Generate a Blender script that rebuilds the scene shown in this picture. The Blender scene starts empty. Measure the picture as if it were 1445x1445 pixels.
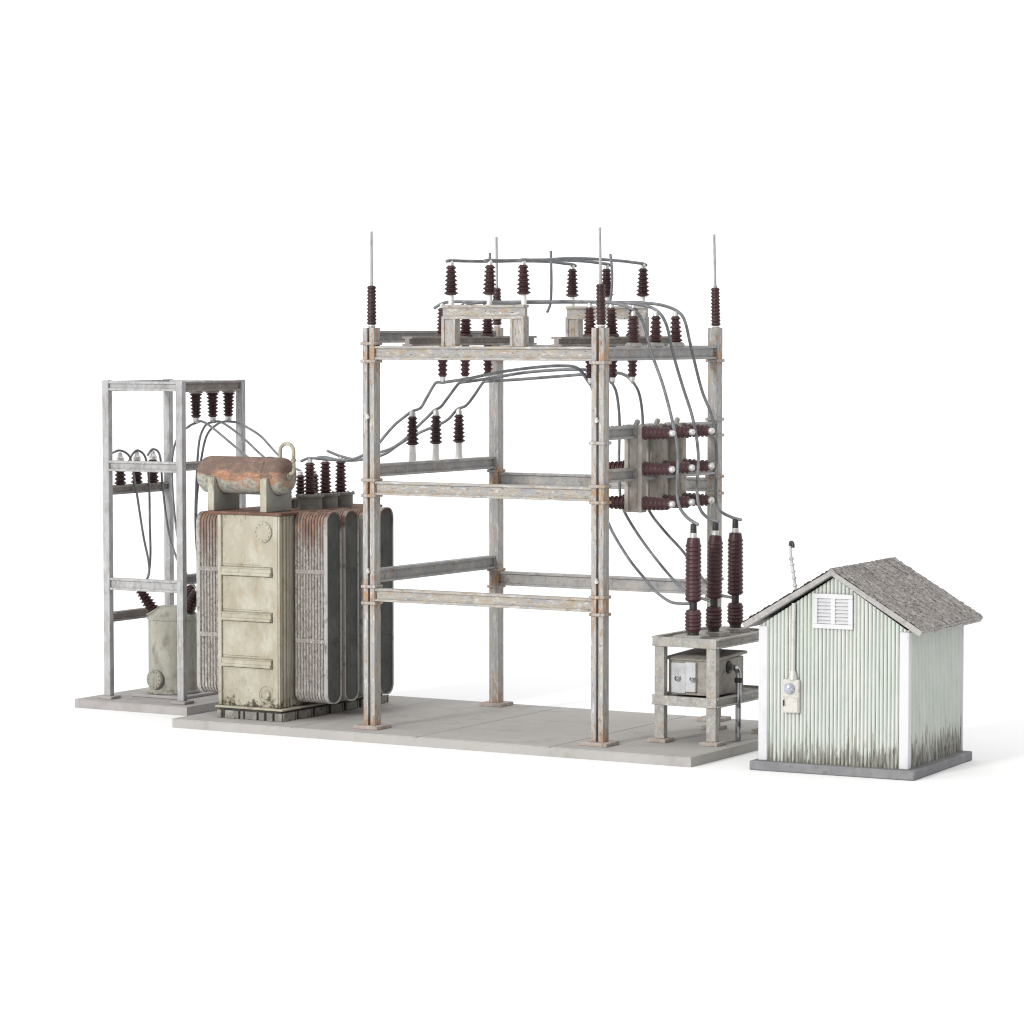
import bpy, bmesh, math, random
from mathutils import Vector, Matrix
random.seed(7)
PI = math.pi
sc = bpy.context.scene
COL = sc.collection

# ------------------------------------------------------------------ camera
cam_d = bpy.data.cameras.new("camera")
cam_d.sensor_width = 36.0
cam_d.lens = 113.85
cam_d.clip_start = 1.0
cam_d.clip_end = 2000.0
cam = bpy.data.objects.new("camera", cam_d)
COL.objects.link(cam)
cam.location = (33.59, -52.21, 7.74)
cam.rotation_euler = (math.radians(90 - 3.275), 0, math.radians(30.325))
sc.camera = cam

# ------------------------------------------------------------------ light: a white studio surround and one large softbox
sc.view_settings.view_transform = 'Standard'
sc.view_settings.look = 'None'
sc.view_settings.exposure = 0.0
sc.view_settings.gamma = 1.0
sc.view_settings.use_curve_mapping = False
sc.cycles.use_denoising = True
sc.cycles.filter_width = 1.1
sc.cycles.max_bounces = 6

w = bpy.data.worlds.new("World")
sc.world = w
w.use_nodes = True
nt = w.node_tree
nt.nodes.clear()
tc = nt.nodes.new('ShaderNodeTexCoord')
dot = nt.nodes.new('ShaderNodeVectorMath'); dot.operation = 'DOT_PRODUCT'
dot.inputs[1].default_value = (-0.60, 0.40, 0.69)      # the white backdrop behind and the diffuser overhead, darker studio at the camera's right
rmp = nt.nodes.new('ShaderNodeMapRange')
rmp.inputs['From Min'].default_value = -0.6
rmp.inputs['From Max'].default_value = 0.42
rmp.inputs['To Min'].default_value = 0.30
rmp.inputs['To Max'].default_value = 1.22
bg = nt.nodes.new('ShaderNodeBackground')
bg.inputs['Color'].default_value = (1, 1, 1, 1)
out = nt.nodes.new('ShaderNodeOutputWorld')
nt.links.new(tc.outputs['Generated'], dot.inputs[0])
nt.links.new(dot.outputs['Value'], rmp.inputs['Value'])
nt.links.new(rmp.outputs['Result'], bg.inputs['Strength'])
nt.links.new(bg.outputs['Background'], out.inputs['Surface'])


def area(name, loc, target, size, power, color=(1, 1, 1)):
    d = bpy.data.lights.new(name, 'AREA')
    d.shape = 'SQUARE'
    d.size = size
    d.energy = power
    d.color = color
    o = bpy.data.objects.new(name, d)
    COL.objects.link(o)
    o.location = loc
    o.rotation_euler = (Vector(target) - Vector(loc)).to_track_quat('-Z', 'Y').to_euler()
    return o


area("key_softbox", (-38, -285, 98), (1, 1, 3), 44, 580000, (1.0, 0.985, 0.96))

# ------------------------------------------------------------------ materials


def new_mat(name):
    m = bpy.data.materials.new(name)
    m.use_nodes = True
    n = m.node_tree
    n.nodes.clear()
    o = n.nodes.new('ShaderNodeOutputMaterial')
    b = n.nodes.new('ShaderNodeBsdfPrincipled')
    n.links.new(b.outputs[0], o.inputs[0])
    return m, n, b


def rgb(c):
    return (c[0], c[1], c[2], 1.0)


def weathered(name, base, layers=(), rough=0.6, metal=0.0, bump=0.0, bump_scale=30.0, coord='world', spec=0.4):
    """A base colour with noise-shaped layers of wear over it.
    layer: (colour, (sx,sy,sz), lo, hi, detail[, (z0, z1, amount)])"""
    m, n, b = new_mat(name)
    L = n.links.new
    if coord == 'world':
        g = n.nodes.new('ShaderNodeNewGeometry'); vec = g.outputs['Position']
    else:
        g = n.nodes.new('ShaderNodeTexCoord'); vec = g.outputs['Object']
    cur = None
    for i, ly in enumerate(layers):
        colr, s, lo, hi, det = ly[:5]
        mp = n.nodes.new('ShaderNodeMapping')
        mp.inputs['Scale'].default_value = s
        mp.inputs['Location'].default_value = (i * 7.3 + len(name), i * 3.1, i * 5.7)
        L(vec, mp.inputs['Vector'])
        nz = n.nodes.new('ShaderNodeTexNoise')
        nz.inputs['Scale'].default_value = 1.0
        nz.inputs['Detail'].default_value = det
        nz.inputs['Roughness'].default_value = 0.65
        L(mp.outputs[0], nz.inputs['Vector'])
        val = nz.outputs['Fac']
        if len(ly) > 5 and ly[5][0] == 'bands':       # wear gathered round given heights
            sx = n.nodes.new('ShaderNodeSeparateXYZ'); L(vec, sx.inputs[0])
            near = None
            for zb in ly[5][1]:
                d0 = n.nodes.new('ShaderNodeMath'); d0.operation = 'SUBTRACT'
                L(sx.outputs['Z'], d0.inputs[0]); d0.inputs[1].default_value = zb
                d1 = n.nodes.new('ShaderNodeMath'); d1.operation = 'ABSOLUTE'; L(d0.outputs[0], d1.inputs[0])
                if near is None:
                    near = d1.outputs[0]
                else:
                    mn = n.nodes.new('ShaderNodeMath'); mn.operation = 'MINIMUM'
                    L(near, mn.inputs[0]); L(d1.outputs[0], mn.inputs[1]); near = mn.outputs[0]
            mr = n.nodes.new('ShaderNodeMapRange')
            mr.inputs['From Min'].default_value = 0.0; mr.inputs['From Max'].default_value = ly[5][2]
            mr.inputs['To Min'].default_value = ly[5][3]; mr.inputs['To Max'].default_value = -ly[5][3]
            L(near, mr.inputs['Value'])
            ad = n.nodes.new('ShaderNodeMath'); ad.operation = 'ADD'
            L(val, ad.inputs[0]); L(mr.outputs[0], ad.inputs[1]); val = ad.outputs[0]
        elif len(ly) > 5:
            z0, z1, amt = ly[5]
            sx = n.nodes.new('ShaderNodeSeparateXYZ'); L(vec, sx.inputs[0])
            mr = n.nodes.new('ShaderNodeMapRange')
            mr.inputs['From Min'].default_value = z0; mr.inputs['From Max'].default_value = z1
            mr.inputs['To Min'].default_value = -amt; mr.inputs['To Max'].default_value = amt
            zz = sx.outputs['Z']
            if len(ly) > 6:                     # the stain's edge climbs along x
                sl = n.nodes.new('ShaderNodeMath'); sl.operation = 'MULTIPLY_ADD'
                L(sx.outputs['X'], sl.inputs[0]); sl.inputs[1].default_value = -ly[6]; L(zz, sl.inputs[2])
                zz = sl.outputs[0]
            L(zz, mr.inputs['Value'])
            ad = n.nodes.new('ShaderNodeMath'); ad.operation = 'ADD'
            L(val, ad.inputs[0]); L(mr.outputs[0], ad.inputs[1]); val = ad.outputs[0]
        rp = n.nodes.new('ShaderNodeMapRange')
        rp.inputs['From Min'].default_value = lo; rp.inputs['From Max'].default_value = hi
        L(val, rp.inputs['Value'])
        mx = n.nodes.new('ShaderNodeMixRGB')
        L(rp.outputs[0], mx.inputs['Fac'])
        if cur is None:
            mx.inputs['Color1'].default_value = rgb(base)
        else:
            L(cur, mx.inputs['Color1'])
        mx.inputs['Color2'].default_value = rgb(colr)
        cur = mx.outputs[0]
    if cur is None:
        b.inputs['Base Color'].default_value = rgb(base)
    else:
        L(cur, b.inputs['Base Color'])
    b.inputs['Roughness'].default_value = rough
    b.inputs['Metallic'].default_value = metal
    b.inputs['Specular IOR Level'].default_value = spec
    if bump:
        nz = n.nodes.new('ShaderNodeTexNoise')
        nz.inputs['Scale'].default_value = bump_scale
        nz.inputs['Detail'].default_value = 5
        L(vec, nz.inputs['Vector'])
        bp = n.nodes.new('ShaderNodeBump')
        bp.inputs['Strength'].default_value = bump
        bp.inputs['Distance'].default_value = 0.02
        L(nz.outputs['Fac'], bp.inputs['Height'])
        L(bp.outputs[0], b.inputs['Normal'])
    return m


GREY = (0.36, 0.36, 0.37)
STEEL = weathered('weathered_steel', (0.41, 0.38, 0.325), [
    ((0.34, 0.34, 0.35), (3.0, 9, 13), 0.44, 0.58, 11),
    ((0.58, 0.575, 0.57), (5, 14, 16), 0.54, 0.66, 11),
    ((0.39, 0.28, 0.18), (3.5, 10, 14), 0.53, 0.68, 11),
    ((0.32, 0.165, 0.075), (5, 7, 9), 0.64, 0.76, 11),
    ((0.12, 0.10, 0.08), (9, 26, 30), 0.57, 0.70, 10)], 0.6, 0.0, 0.5, 34, spec=0.25)
STEEL_POST = weathered('weathered_steel_post', (0.41, 0.395, 0.36), [
    ((0.34, 0.34, 0.355), (14, 14, 1.6), 0.44, 0.58, 11),
    ((0.58, 0.575, 0.57), (18, 18, 3.2), 0.54, 0.66, 11),
    ((0.40, 0.29, 0.185), (13, 13, 1.8), 0.54, 0.68, 11),
    ((0.33, 0.205, 0.12), (16, 16, 6), 0.50, 0.68, 11, ('bands', (2.60, 4.64, 7.22, 0.1), 0.7, 0.075)),
    ((0.40, 0.22, 0.09), (9, 9, 3), 0.57, 0.68, 11, ('bands', (2.60, 4.64, 7.22, 0.0), 0.45, 0.07)),
    ((0.12, 0.10, 0.08), (30, 30, 9), 0.57, 0.70, 10)], 0.6, 0.0, 0.5, 34, spec=0.25)
STEEL_DULL = weathered('dull_galvanised_steel', (0.33, 0.33, 0.335), [
    ((0.43, 0.41, 0.38), (3.2, 3.2, 3.2), 0.45, 0.62, 9),
    ((0.20, 0.19, 0.18), (9, 9, 6), 0.54, 0.72, 9),
    ((0.32, 0.21, 0.13), (4.5, 4.5, 2.5), 0.60, 0.74, 9)], 0.62, 0.0, 0.4, 30, spec=0.3)
STEEL_TAUPE = weathered('taupe_grimed_steel', (0.33, 0.305, 0.27), [
    ((0.43, 0.41, 0.37), (4, 4, 4), 0.46, 0.64, 9),
    ((0.26, 0.19, 0.14), (6, 6, 3), 0.54, 0.72, 9),
    ((0.12, 0.11, 0.095), (12, 12, 8), 0.58, 0.74, 9)], 0.65, 0.0, 0.4, 30, spec=0.3)
STEEL_PALE = weathered('pale_grey_steel', (0.42, 0.42, 0.427), [
    ((0.31, 0.305, 0.30), (6, 6, 2.2), 0.45, 0.62, 11),
    ((0.50, 0.495, 0.49), (12, 12, 5), 0.54, 0.68, 11),
    ((0.36, 0.275, 0.22), (7, 7, 4), 0.59, 0.73, 10),
    ((0.18, 0.165, 0.155), (20, 20, 14), 0.63, 0.75, 7)], 0.6, 0.0, 0.4, 30, spec=0.3)
STEEL_CREAM = weathered('cream_painted_steel', (0.40, 0.385, 0.35), [
    ((0.31, 0.305, 0.30), (6, 6, 6), 0.46, 0.58, 10),
    ((0.52, 0.51, 0.48), (13, 13, 13), 0.54, 0.66, 9),
    ((0.40, 0.31, 0.24), (6, 6, 5), 0.56, 0.72, 9),
    ((0.16, 0.14, 0.12), (18, 18, 14), 0.60, 0.74, 8)], 0.65, 0.0, 0.5, 32, spec=0.3)
STEEL_BROWN = weathered('brown_grimed_steel', (0.24, 0.215, 0.20), [
    ((0.36, 0.33, 0.30), (3, 3, 3), 0.48, 0.66, 8),
    ((0.14, 0.11, 0.09), (7, 7, 7), 0.56, 0.74, 8)], 0.7, 0.0, 0.3, 30)
RUST_PLATE = weathered('rusty_foot_plate', (0.39, 0.34, 0.305), [
    ((0.27, 0.185, 0.14), (8, 8, 8), 0.50, 0.68, 9),
    ((0.50, 0.48, 0.45), (9, 9, 9), 0.52, 0.66, 9)], 0.75, 0.0, 0.3, 30)
PORCELAIN = weathered('brown_glazed_insulator', (0.036, 0.0165, 0.0155), [
    ((0.066, 0.034, 0.031), (7, 7, 9), 0.45, 0.70, 6)], 0.4, 0.0, 0.2, 40, spec=0.35)
PORCELAIN_RED = weathered('maroon_insulator', (0.058, 0.0245, 0.026), [
    ((0.095, 0.046, 0.047), (6, 6, 8), 0.45, 0.70, 6)], 0.4, 0.0, 0.2, 40, spec=0.35)
SILVER = weathered('silver_cap', (0.72, 0.71, 0.69), [
    ((0.45, 0.44, 0.43), (12, 12, 12), 0.52, 0.70, 5)], 0.32, 0.55, 0.1, 30)
WHITEMETAL = weathered('white_metal_sleeve', (0.74, 0.72, 0.70), [
    ((0.50, 0.47, 0.45), (9, 9, 6), 0.52, 0.72, 6)], 0.45, 0.1, 0.1, 30)
BLACKMETAL = weathered('black_terminal', (0.045, 0.043, 0.042), [
    ((0.12, 0.11, 0.11), (14, 14, 14), 0.52, 0.72, 5)], 0.45, 0.3)
CHROME = weathered('dark_chrome_pipe', (0.50, 0.50, 0.51), [
    ((0.16, 0.16, 0.17), (7, 7, 5), 0.48, 0.62, 4)], 0.2, 0.85)
WIRE = weathered('grey_cable', (0.15, 0.155, 0.165), [
    ((0.25, 0.255, 0.27), (5, 5, 5), 0.46, 0.66, 5)], 0.5, 0.1)
ROD = weathered('grey_rod', (0.38, 0.375, 0.37), [
    ((0.28, 0.27, 0.26), (8, 8, 4), 0.46, 0.66, 5)], 0.5, 0.1)
CONCRETE = weathered('grey_concrete', (0.395, 0.382, 0.365), [
    ((0.43, 0.415, 0.395), (0.9, 0.9, 0.9), 0.40, 0.66, 8),
    ((0.30, 0.285, 0.268), (2.0, 2.0, 2.0), 0.54, 0.80, 11),
    ((0.20, 0.185, 0.17), (9, 9, 9), 0.66, 0.76, 8)], 0.85, 0.0, 0.3, 40, spec=0.25)
CONCRETE_TOWER = weathered('pinkish_concrete', (0.39, 0.375, 0.37), [
    ((0.33, 0.305, 0.295), (1.6, 1.6, 1.6), 0.44, 0.64, 9),
    ((0.24, 0.22, 0.21), (7, 7, 7), 0.62, 0.76, 8)], 0.85, 0.0, 0.2, 40, spec=0.25)
CONCRETE_DARK = weathered('dark_grey_concrete', (0.20, 0.20, 0.21), [
    ((0.26, 0.26, 0.265), (2.2, 2.2, 2.2), 0.44, 0.66, 8),
    ((0.13, 0.13, 0.135), (9, 9, 9), 0.58, 0.74, 7)], 0.85, 0.0, 0.15, 40, spec=0.25)
CREAM = weathered('cream_tank_paint', (0.40, 0.37, 0.29), [
    ((0.475, 0.46, 0.385), (2.4, 2.4, 1.9), 0.44, 0.60, 10),
    ((0.34, 0.305, 0.23), (4.4, 4.4, 2.4), 0.52, 0.70, 11),
    ((0.37, 0.26, 0.155), (5, 5, 1.3), 0.585, 0.74, 10),
    ((0.07, 0.06, 0.045), (8, 8, 9), 0.56, 0.72, 10, (0.80, 0.22, 0.18)),
    ((0.11, 0.10, 0.08), (9, 9, 3), 0.62, 0.80, 11, (3.5, 4.1, 0.10)),
    ((0.10, 0.09, 0.075), (26, 26, 20), 0.64, 0.75, 8)], 0.7, 0.0, 0.45, 26, spec=0.25)
GRIME = weathered('dark_grime_line', (0.10, 0.085, 0.06), [
    ((0.33, 0.30, 0.23), (9, 9, 9), 0.46, 0.60, 9)], 0.8)
CREAM_DARK = weathered('grimed_cream_paint', (0.36, 0.335, 0.27), [
    ((0.46, 0.43, 0.34), (2.4, 2.4, 1.6), 0.44, 0.64, 8),
    ((0.20, 0.18, 0.14), (6, 6, 3), 0.54, 0.74, 9)], 0.7, 0.0, 0.3, 26, spec=0.3)
SKID = weathered('grimed_skid_paint', (0.20, 0.195, 0.18), [
    ((0.34, 0.325, 0.28), (4, 4, 4), 0.44, 0.64, 8),
    ((0.06, 0.055, 0.05), (9, 9, 9), 0.54, 0.72, 8)], 0.75, 0.0, 0.3, 26, spec=0.3)
SKID_DARK = weathered('dark_skid_frame', (0.045, 0.043, 0.04), [
    ((0.12, 0.11, 0.10), (8, 8, 8), 0.52, 0.72, 6)], 0.8)
FIN = weathered('dirty_radiator_fins', (0.285, 0.26, 0.24), [
    ((0.40, 0.385, 0.365), (26, 26, 12), 0.47, 0.62, 9),
    ((0.13, 0.115, 0.105), (22, 22, 14), 0.53, 0.66, 9),
    ((0.52, 0.505, 0.48), (22, 22, 9), 0.56, 0.72, 9, (1.5, 0.4, 0.08)),
    ((0.18, 0.12, 0.10), (6, 6, 1.4), 0.46, 0.70, 10, (2.6, 3.9, 0.20)),
    ((0.34, 0.19, 0.125), (9, 9, 3), 0.60, 0.76, 9, (3.0, 3.9, 0.12))], 0.75, 0.0, 0.6, 34, spec=0.25)
FIN_END = weathered('dark_radiator_end_plate', (0.070, 0.074, 0.069), [
    ((0.105, 0.108, 0.100), (2.2, 2.2, 1.6), 0.44, 0.64, 8),
    ((0.040, 0.038, 0.034), (5, 5, 3), 0.54, 0.74, 8),
    ((0.09, 0.045, 0.03), (3, 3, 2), 0.62, 0.82, 8, (3.3, 4.1, 0.2))], 0.7, 0.0, 0.25, 30, spec=0.3)
FIN_RIM = weathered('worn_plate_rim', (0.40, 0.385, 0.36), [
    ((0.14, 0.075, 0.05), (4, 4, 2), 0.60, 0.78, 8, (2.8, 4.1, 0.25)),
    ((0.12, 0.115, 0.11), (10, 10, 6), 0.52, 0.70, 8)], 0.7)
LID_RUST = weathered('rusty_transformer_lid', (0.17, 0.085, 0.06), [
    ((0.10, 0.055, 0.045), (3, 3, 3), 0.46, 0.66, 8),
    ((0.34, 0.30, 0.25), (7, 7, 7), 0.60, 0.72, 8)], 0.8, 0.0, 0.4, 30)
DRUM = weathered('rusty_conservator_paint', (0.36, 0.365, 0.325), [
    ((0.17, 0.165, 0.14), (11, 11, 11), 0.50, 0.64, 10),
    ((0.36, 0.19, 0.115), (2.6, 2.6, 5), 0.46, 0.58, 11, (4.42, 4.95, 0.17)),
    ((0.47, 0.30, 0.20), (9, 9, 12), 0.56, 0.68, 10, (4.45, 4.85, 0.06)),
    ((0.165, 0.115, 0.095), (2.4, 2.4, 5), 0.44, 0.60, 11, (4.62, 5.0, 0.27)),
    ((0.25, 0.165, 0.13), (7, 7, 7), 0.54, 0.70, 10, (4.6, 5.0, 0.06)),
    ((0.33, 0.29, 0.25), (13, 13, 13), 0.62, 0.72, 9),
    ((0.06, 0.05, 0.045), (20, 20, 20), 0.66, 0.75, 8)], 0.75, 0.0, 0.5, 30, spec=0.25)
SADDLE = weathered('grey_green_saddle_paint', (0.33, 0.335, 0.305), [
    ((0.36, 0.36, 0.33), (4, 4, 4), 0.46, 0.66, 8),
    ((0.16, 0.155, 0.14), (14, 14, 14), 0.58, 0.72, 7)], 0.75, 0.0, 0.3, 30, spec=0.3)
TURRET = weathered('grey_turret_paint', (0.19, 0.19, 0.175), [
    ((0.27, 0.265, 0.24), (5, 5, 5), 0.46, 0.66, 8),
    ((0.10, 0.09, 0.08), (10, 10, 10), 0.58, 0.74, 7)], 0.7, 0.0, 0.25, 30)
CAN = weathered('grey_green_can_paint', (0.33, 0.325, 0.275), [
    ((0.42, 0.415, 0.36), (2.2, 2.2, 1.4), 0.44, 0.64, 8),
    ((0.20, 0.185, 0.15), (5, 5, 2.4), 0.50, 0.70, 10),
    ((0.13, 0.115, 0.09), (20, 20, 14), 0.62, 0.74, 8),
    ((0.10, 0.09, 0.075), (10, 10, 10), 0.62, 0.80, 8, (0.5, 0.0, 0.18))], 0.7, 0.0, 0.25, 26, spec=0.3)
BOXGREY = weathered('brownish_cabinet_paint', (0.31, 0.285, 0.255), [
    ((0.40, 0.38, 0.345), (3, 3, 3), 0.46, 0.66, 8),
    ((0.13, 0.115, 0.10), (8, 8, 6), 0.56, 0.74, 8)], 0.7, 0.0, 0.25, 30)
BOXWHITE = weathered('pale_cabinet_door', (0.55, 0.55, 0.56), [
    ((0.42, 0.42, 0.43), (4, 4, 4), 0.48, 0.68, 8),
    ((0.22, 0.21, 0.20), (16, 16, 12), 0.64, 0.75, 7)], 0.55, 0.1, 0.15, 30)
MINT = weathered('pale_green_cladding', (0.55, 0.595, 0.55), [
    ((0.61, 0.63, 0.595), (2.4, 2.4, 1.0), 0.44, 0.62, 9),
    ((0.55, 0.54, 0.475), (6, 6, 0.7), 0.54, 0.74, 9),
    ((0.33, 0.325, 0.28), (18, 18, 1.3), 0.60, 0.78, 9),
    ((0.33, 0.325, 0.29), (13, 13, 1.6), 0.52, 0.62, 11, (0.80, 0.0, 0.15), 0.12),
    ((0.16, 0.155, 0.135), (30, 30, 4.0), 0.585, 0.68, 10, (0.66, 0.0, 0.13), 0.11),
    ((0.16, 0.15, 0.13), (30, 30, 22), 0.68, 0.76, 6)], 0.65, 0.0, 0.25, 34, 'object', 0.25)
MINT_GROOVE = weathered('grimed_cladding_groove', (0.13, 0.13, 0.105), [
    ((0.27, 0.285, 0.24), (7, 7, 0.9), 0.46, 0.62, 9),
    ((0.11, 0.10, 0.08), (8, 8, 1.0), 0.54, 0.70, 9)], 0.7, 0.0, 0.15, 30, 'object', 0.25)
TRIM = weathered('white_trim_paint', (0.62, 0.62, 0.635), [
    ((0.53, 0.53, 0.56), (3, 3, 1.2), 0.50, 0.70, 7),
    ((0.34, 0.33, 0.33), (18, 18, 6), 0.66, 0.76, 6)], 0.55, 0.0, 0.1, 30, 'object', 0.3)
ROOF = weathered('grey_weathered_roofing', (0.29, 0.27, 0.255), [
    ((0.42, 0.40, 0.39), (3.5, 16, 4), 0.47, 0.58, 10),
    ((0.10, 0.09, 0.085), (2.2, 13, 3), 0.56, 0.66, 10),
    ((0.075, 0.065, 0.06), (8, 24, 12), 0.54, 0.64, 10),
    ((0.56, 0.55, 0.545), (12, 28, 20), 0.61, 0.70, 8)], 0.85, 0.0, 1.0, 42, 'object', 0.15)
ROOF_EDGE = weathered('pale_roof_edge', (0.40, 0.385, 0.375), [
    ((0.28, 0.265, 0.255), (6, 6, 6), 0.46, 0.66, 8),
    ((0.56, 0.55, 0.54), (10, 10, 10), 0.58, 0.70, 8)], 0.8, 0.0, 0.3, 30, 'object', 0.2)
METER = weathered('dirty_white_meter_box', (0.58, 0.56, 0.52), [
    ((0.34, 0.31, 0.27), (12, 12, 12), 0.52, 0.68, 8),
    ((0.12, 0.10, 0.09), (24, 24, 24), 0.66, 0.76, 5)], 0.6, 0.0, 0.3, 40, 'object')
GLASS_DIAL = weathered('blue_grey_meter_glass', (0.36, 0.38, 0.46), [
    ((0.60, 0.61, 0.66), (20, 20, 20), 0.50, 0.62, 4)], 0.15, 0.1, 0.0, 30, 'object', 0.6)
CONDUIT = weathered('pale_conduit', (0.56, 0.55, 0.54), [
    ((0.36, 0.34, 0.33), (10, 10, 6), 0.52, 0.70, 7)], 0.5, 0.2, 0.1, 30, 'object')
WHITE_TABLE = weathered('white_paper', (0.94, 0.94, 0.942), [], 0.95, 0.0, 0.0, spec=0.0)

# ------------------------------------------------------------------ mesh helpers


class MB:
    def __init__(s):
        s.bm = bmesh.new()
        s.mats = []
        s.cur = 0

    def use(s, m):
        if m not in s.mats:
            s.mats.append(m)
        s.cur = s.mats.index(m)
        return s

    def face(s, vs, smooth=False):
        try:
            f = s.bm.faces.new(vs)
        except ValueError:
            return None
        f.material_index = s.cur
        f.smooth = smooth
        return f

    def box(s, x0, x1, y0, y1, z0, z1):
        v = [s.bm.verts.new(p) for p in ((x0, y0, z0), (x1, y0, z0), (x1, y1, z0), (x0, y1, z0),
                                         (x0, y0, z1), (x1, y0, z1), (x1, y1, z1), (x0, y1, z1))]
        for q in ((3, 2, 1, 0), (4, 5, 6, 7), (0, 1, 5, 4), (1, 2, 6, 5), (2, 3, 7, 6), (3, 0, 4, 7)):
            s.face([v[i] for i in q])
        return s

    def prism(s, prof, axis, a0, a1, smooth=False):
        """closed 2-D profile swept along an axis: x -> (y,z), y -> (x,z), z -> (x,y)"""
        def P(p, a):
            return {'x': (a, p[0], p[1]), 'y': (p[0], a, p[1]), 'z': (p[0], p[1], a)}[axis]
        A = [s.bm.verts.new(P(p, a0)) for p in prof]
        B = [s.bm.verts.new(P(p, a1)) for p in prof]
        n = len(prof)
        for i in range(n):
            s.face([A[i], A[(i + 1) % n], B[(i + 1) % n], B[i]], smooth)
        s.face(A[::-1]); s.face(B)
        return s

    def lathe(s, prof, origin=(0, 0, 0), direction=(0, 0, 1), seg=20, smooth=True, cap=True):
        """prof: list of (radius, height) along direction"""
        d = Vector(direction).normalized()
        q = d.to_track_quat('Z', 'Y').to_matrix()
        o = Vector(origin)
        rings = []
        for r, h in prof:
            rings.append([s.bm.verts.new(o + q @ Vector((r * math.cos(2 * PI * k / seg), r * math.sin(2 * PI * k / seg), h))) for k in range(seg)])
        for a, b in zip(rings, rings[1:]):
            for k in range(seg):
                s.face([a[k], a[(k + 1) % seg], b[(k + 1) % seg], b[k]], smooth)
        if cap:
            s.face(rings[0][::-1]); s.face(rings[-1])
        return s

    def tube(s, pts, r, seg=10, smooth=True):
        pts = [Vector(p) for p in pts]
        rings = []
        prev = None
        for i, p in enumerate(pts):
            t = (pts[min(i + 1, len(pts) - 1)] - pts[max(i - 1, 0)]).normalized()
            if prev is None:
                u = t.orthogonal().normalized()
            else:
                u = (prev - t * prev.dot(t))
                u = u.normalized() if u.length > 1e-6 else t.orthogonal().normalized()
            prev = u
            v = t.cross(u)
            rr = r(i / (len(pts) - 1)) if callable(r) else r
            rings.append([s.bm.verts.new(p + (u * math.cos(2 * PI * k / seg) + v * math.sin(2 * PI * k / seg)) * rr) for k in range(seg)])
        for a, b in zip(rings, rings[1:]):
            for k in range(seg):
                s.face([a[k], a[(k + 1) % seg], b[(k + 1) % seg], b[k]], smooth)
        s.face(rings[0][::-1]); s.face(rings[-1])
        return s

    def build(s, name, m=None, parent=None, off=(0, 0, 0), bevel=0.0, sharp=True):
        if m is not None and not s.mats:
            s.mats.append(m)
        bmesh.ops.recalc_face_normals(s.bm, faces=s.bm.faces[:])
        me = bpy.data.meshes.new(name)
        if off != (0, 0, 0):
            bmesh.ops.translate(s.bm, verts=s.bm.verts[:], vec=-Vector(off))
        s.bm.to_mesh(me)
        s.bm.free()
        for x in s.mats:
            me.materials.append(x)
        if sharp:
            me.set_sharp_from_angle(angle=math.radians(40))
        o = bpy.data.objects.new(name, me)
        COL.objects.link(o)
        if parent is not None:
            o.parent = parent
        if bevel:
            b = o.modifiers.new('edge', 'BEVEL')
            b.width = bevel; b.segments = 2; b.limit_method = 'ANGLE'; b.angle_limit = math.radians(40)
        return o


def tag(o, label, cat, group=None, kind=None):
    if label: o['label'] = label
    if cat: o['category'] = cat
    if group: o['group'] = group
    if kind: o['kind'] = kind
    return o


def thing(name, label, cat, loc=(0, 0, 0), rz=0.0, group=None):
    o = bpy.data.objects.new(name, None)
    o.empty_display_size = 0.2
    COL.objects.link(o)
    o.location = loc
    o.rotation_euler = (0, 0, rz)
    return tag(o, label, cat, group)


def copy_tree(root, loc, label, rz=None, group=None):
    def cp(o, parent):
        c = o.copy()
        COL.objects.link(c)
        if parent is not None:
            c.parent = parent
        for ch in list(o.children):
            cp(ch, c)
        return c
    c = cp(root, None)
    c.location = loc
    if rz is not None:
        c.rotation_euler = rz
    c['label'] = label
    if rz is None and ('insulator' in root.name or 'bushing' in root.name):
        c.rotation_euler = (random.uniform(-0.022, 0.022), random.uniform(-0.022, 0.022), random.uniform(0, 6))
    if group: c['group'] = group
    return c


def smooth_path(pts, n=10):
    pts = [Vector(p) for p in pts]
    if len(pts) < 3:
        return pts
    P = [pts[0] * 2 - pts[1]] + pts + [pts[-1] * 2 - pts[-2]]
    res = []
    for i in range(1, len(P) - 2):
        a, b, c, d = P[i - 1:i + 3]
        for k in range(n):
            t = k / n
            res.append(0.5 * ((2 * b) + (c - a) * t + (2 * a - 5 * b + 4 * c - d) * t * t + (3 * b - a - 3 * c + d) * t ** 3))
    res.append(pts[-1])
    return res


def sheds(r0, r1, h0, h1, n, core=0.68, lip=0.35):
    """profile of a stack of n porcelain sheds from h0 (radius r0) to h1 (radius r1)"""
    prof = []
    step = (h1 - h0) / n
    for i in range(n):
        a = h0 + i * step
        R = r0 + (r1 - r0) * i / max(1, n - 1)
        c = R * core
        prof += [(c, a), (c * 1.04, a + step * 0.16), (R, a + step * lip), (R, a + step * (lip + 0.14)), (c * 1.02, a + step * 0.86)]
    prof.append((r1 * core, h1))
    return prof


TABLE_Z = -0.18
# ------------------------------------------------------------------ setting
t = MB().box(-70, 70, -70, 70, -1.2, TABLE_Z).build('tabletop', WHITE_TABLE)
tag(t, 'seamless white tabletop under the whole substation model', 'tabletop', kind='structure')


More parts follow.
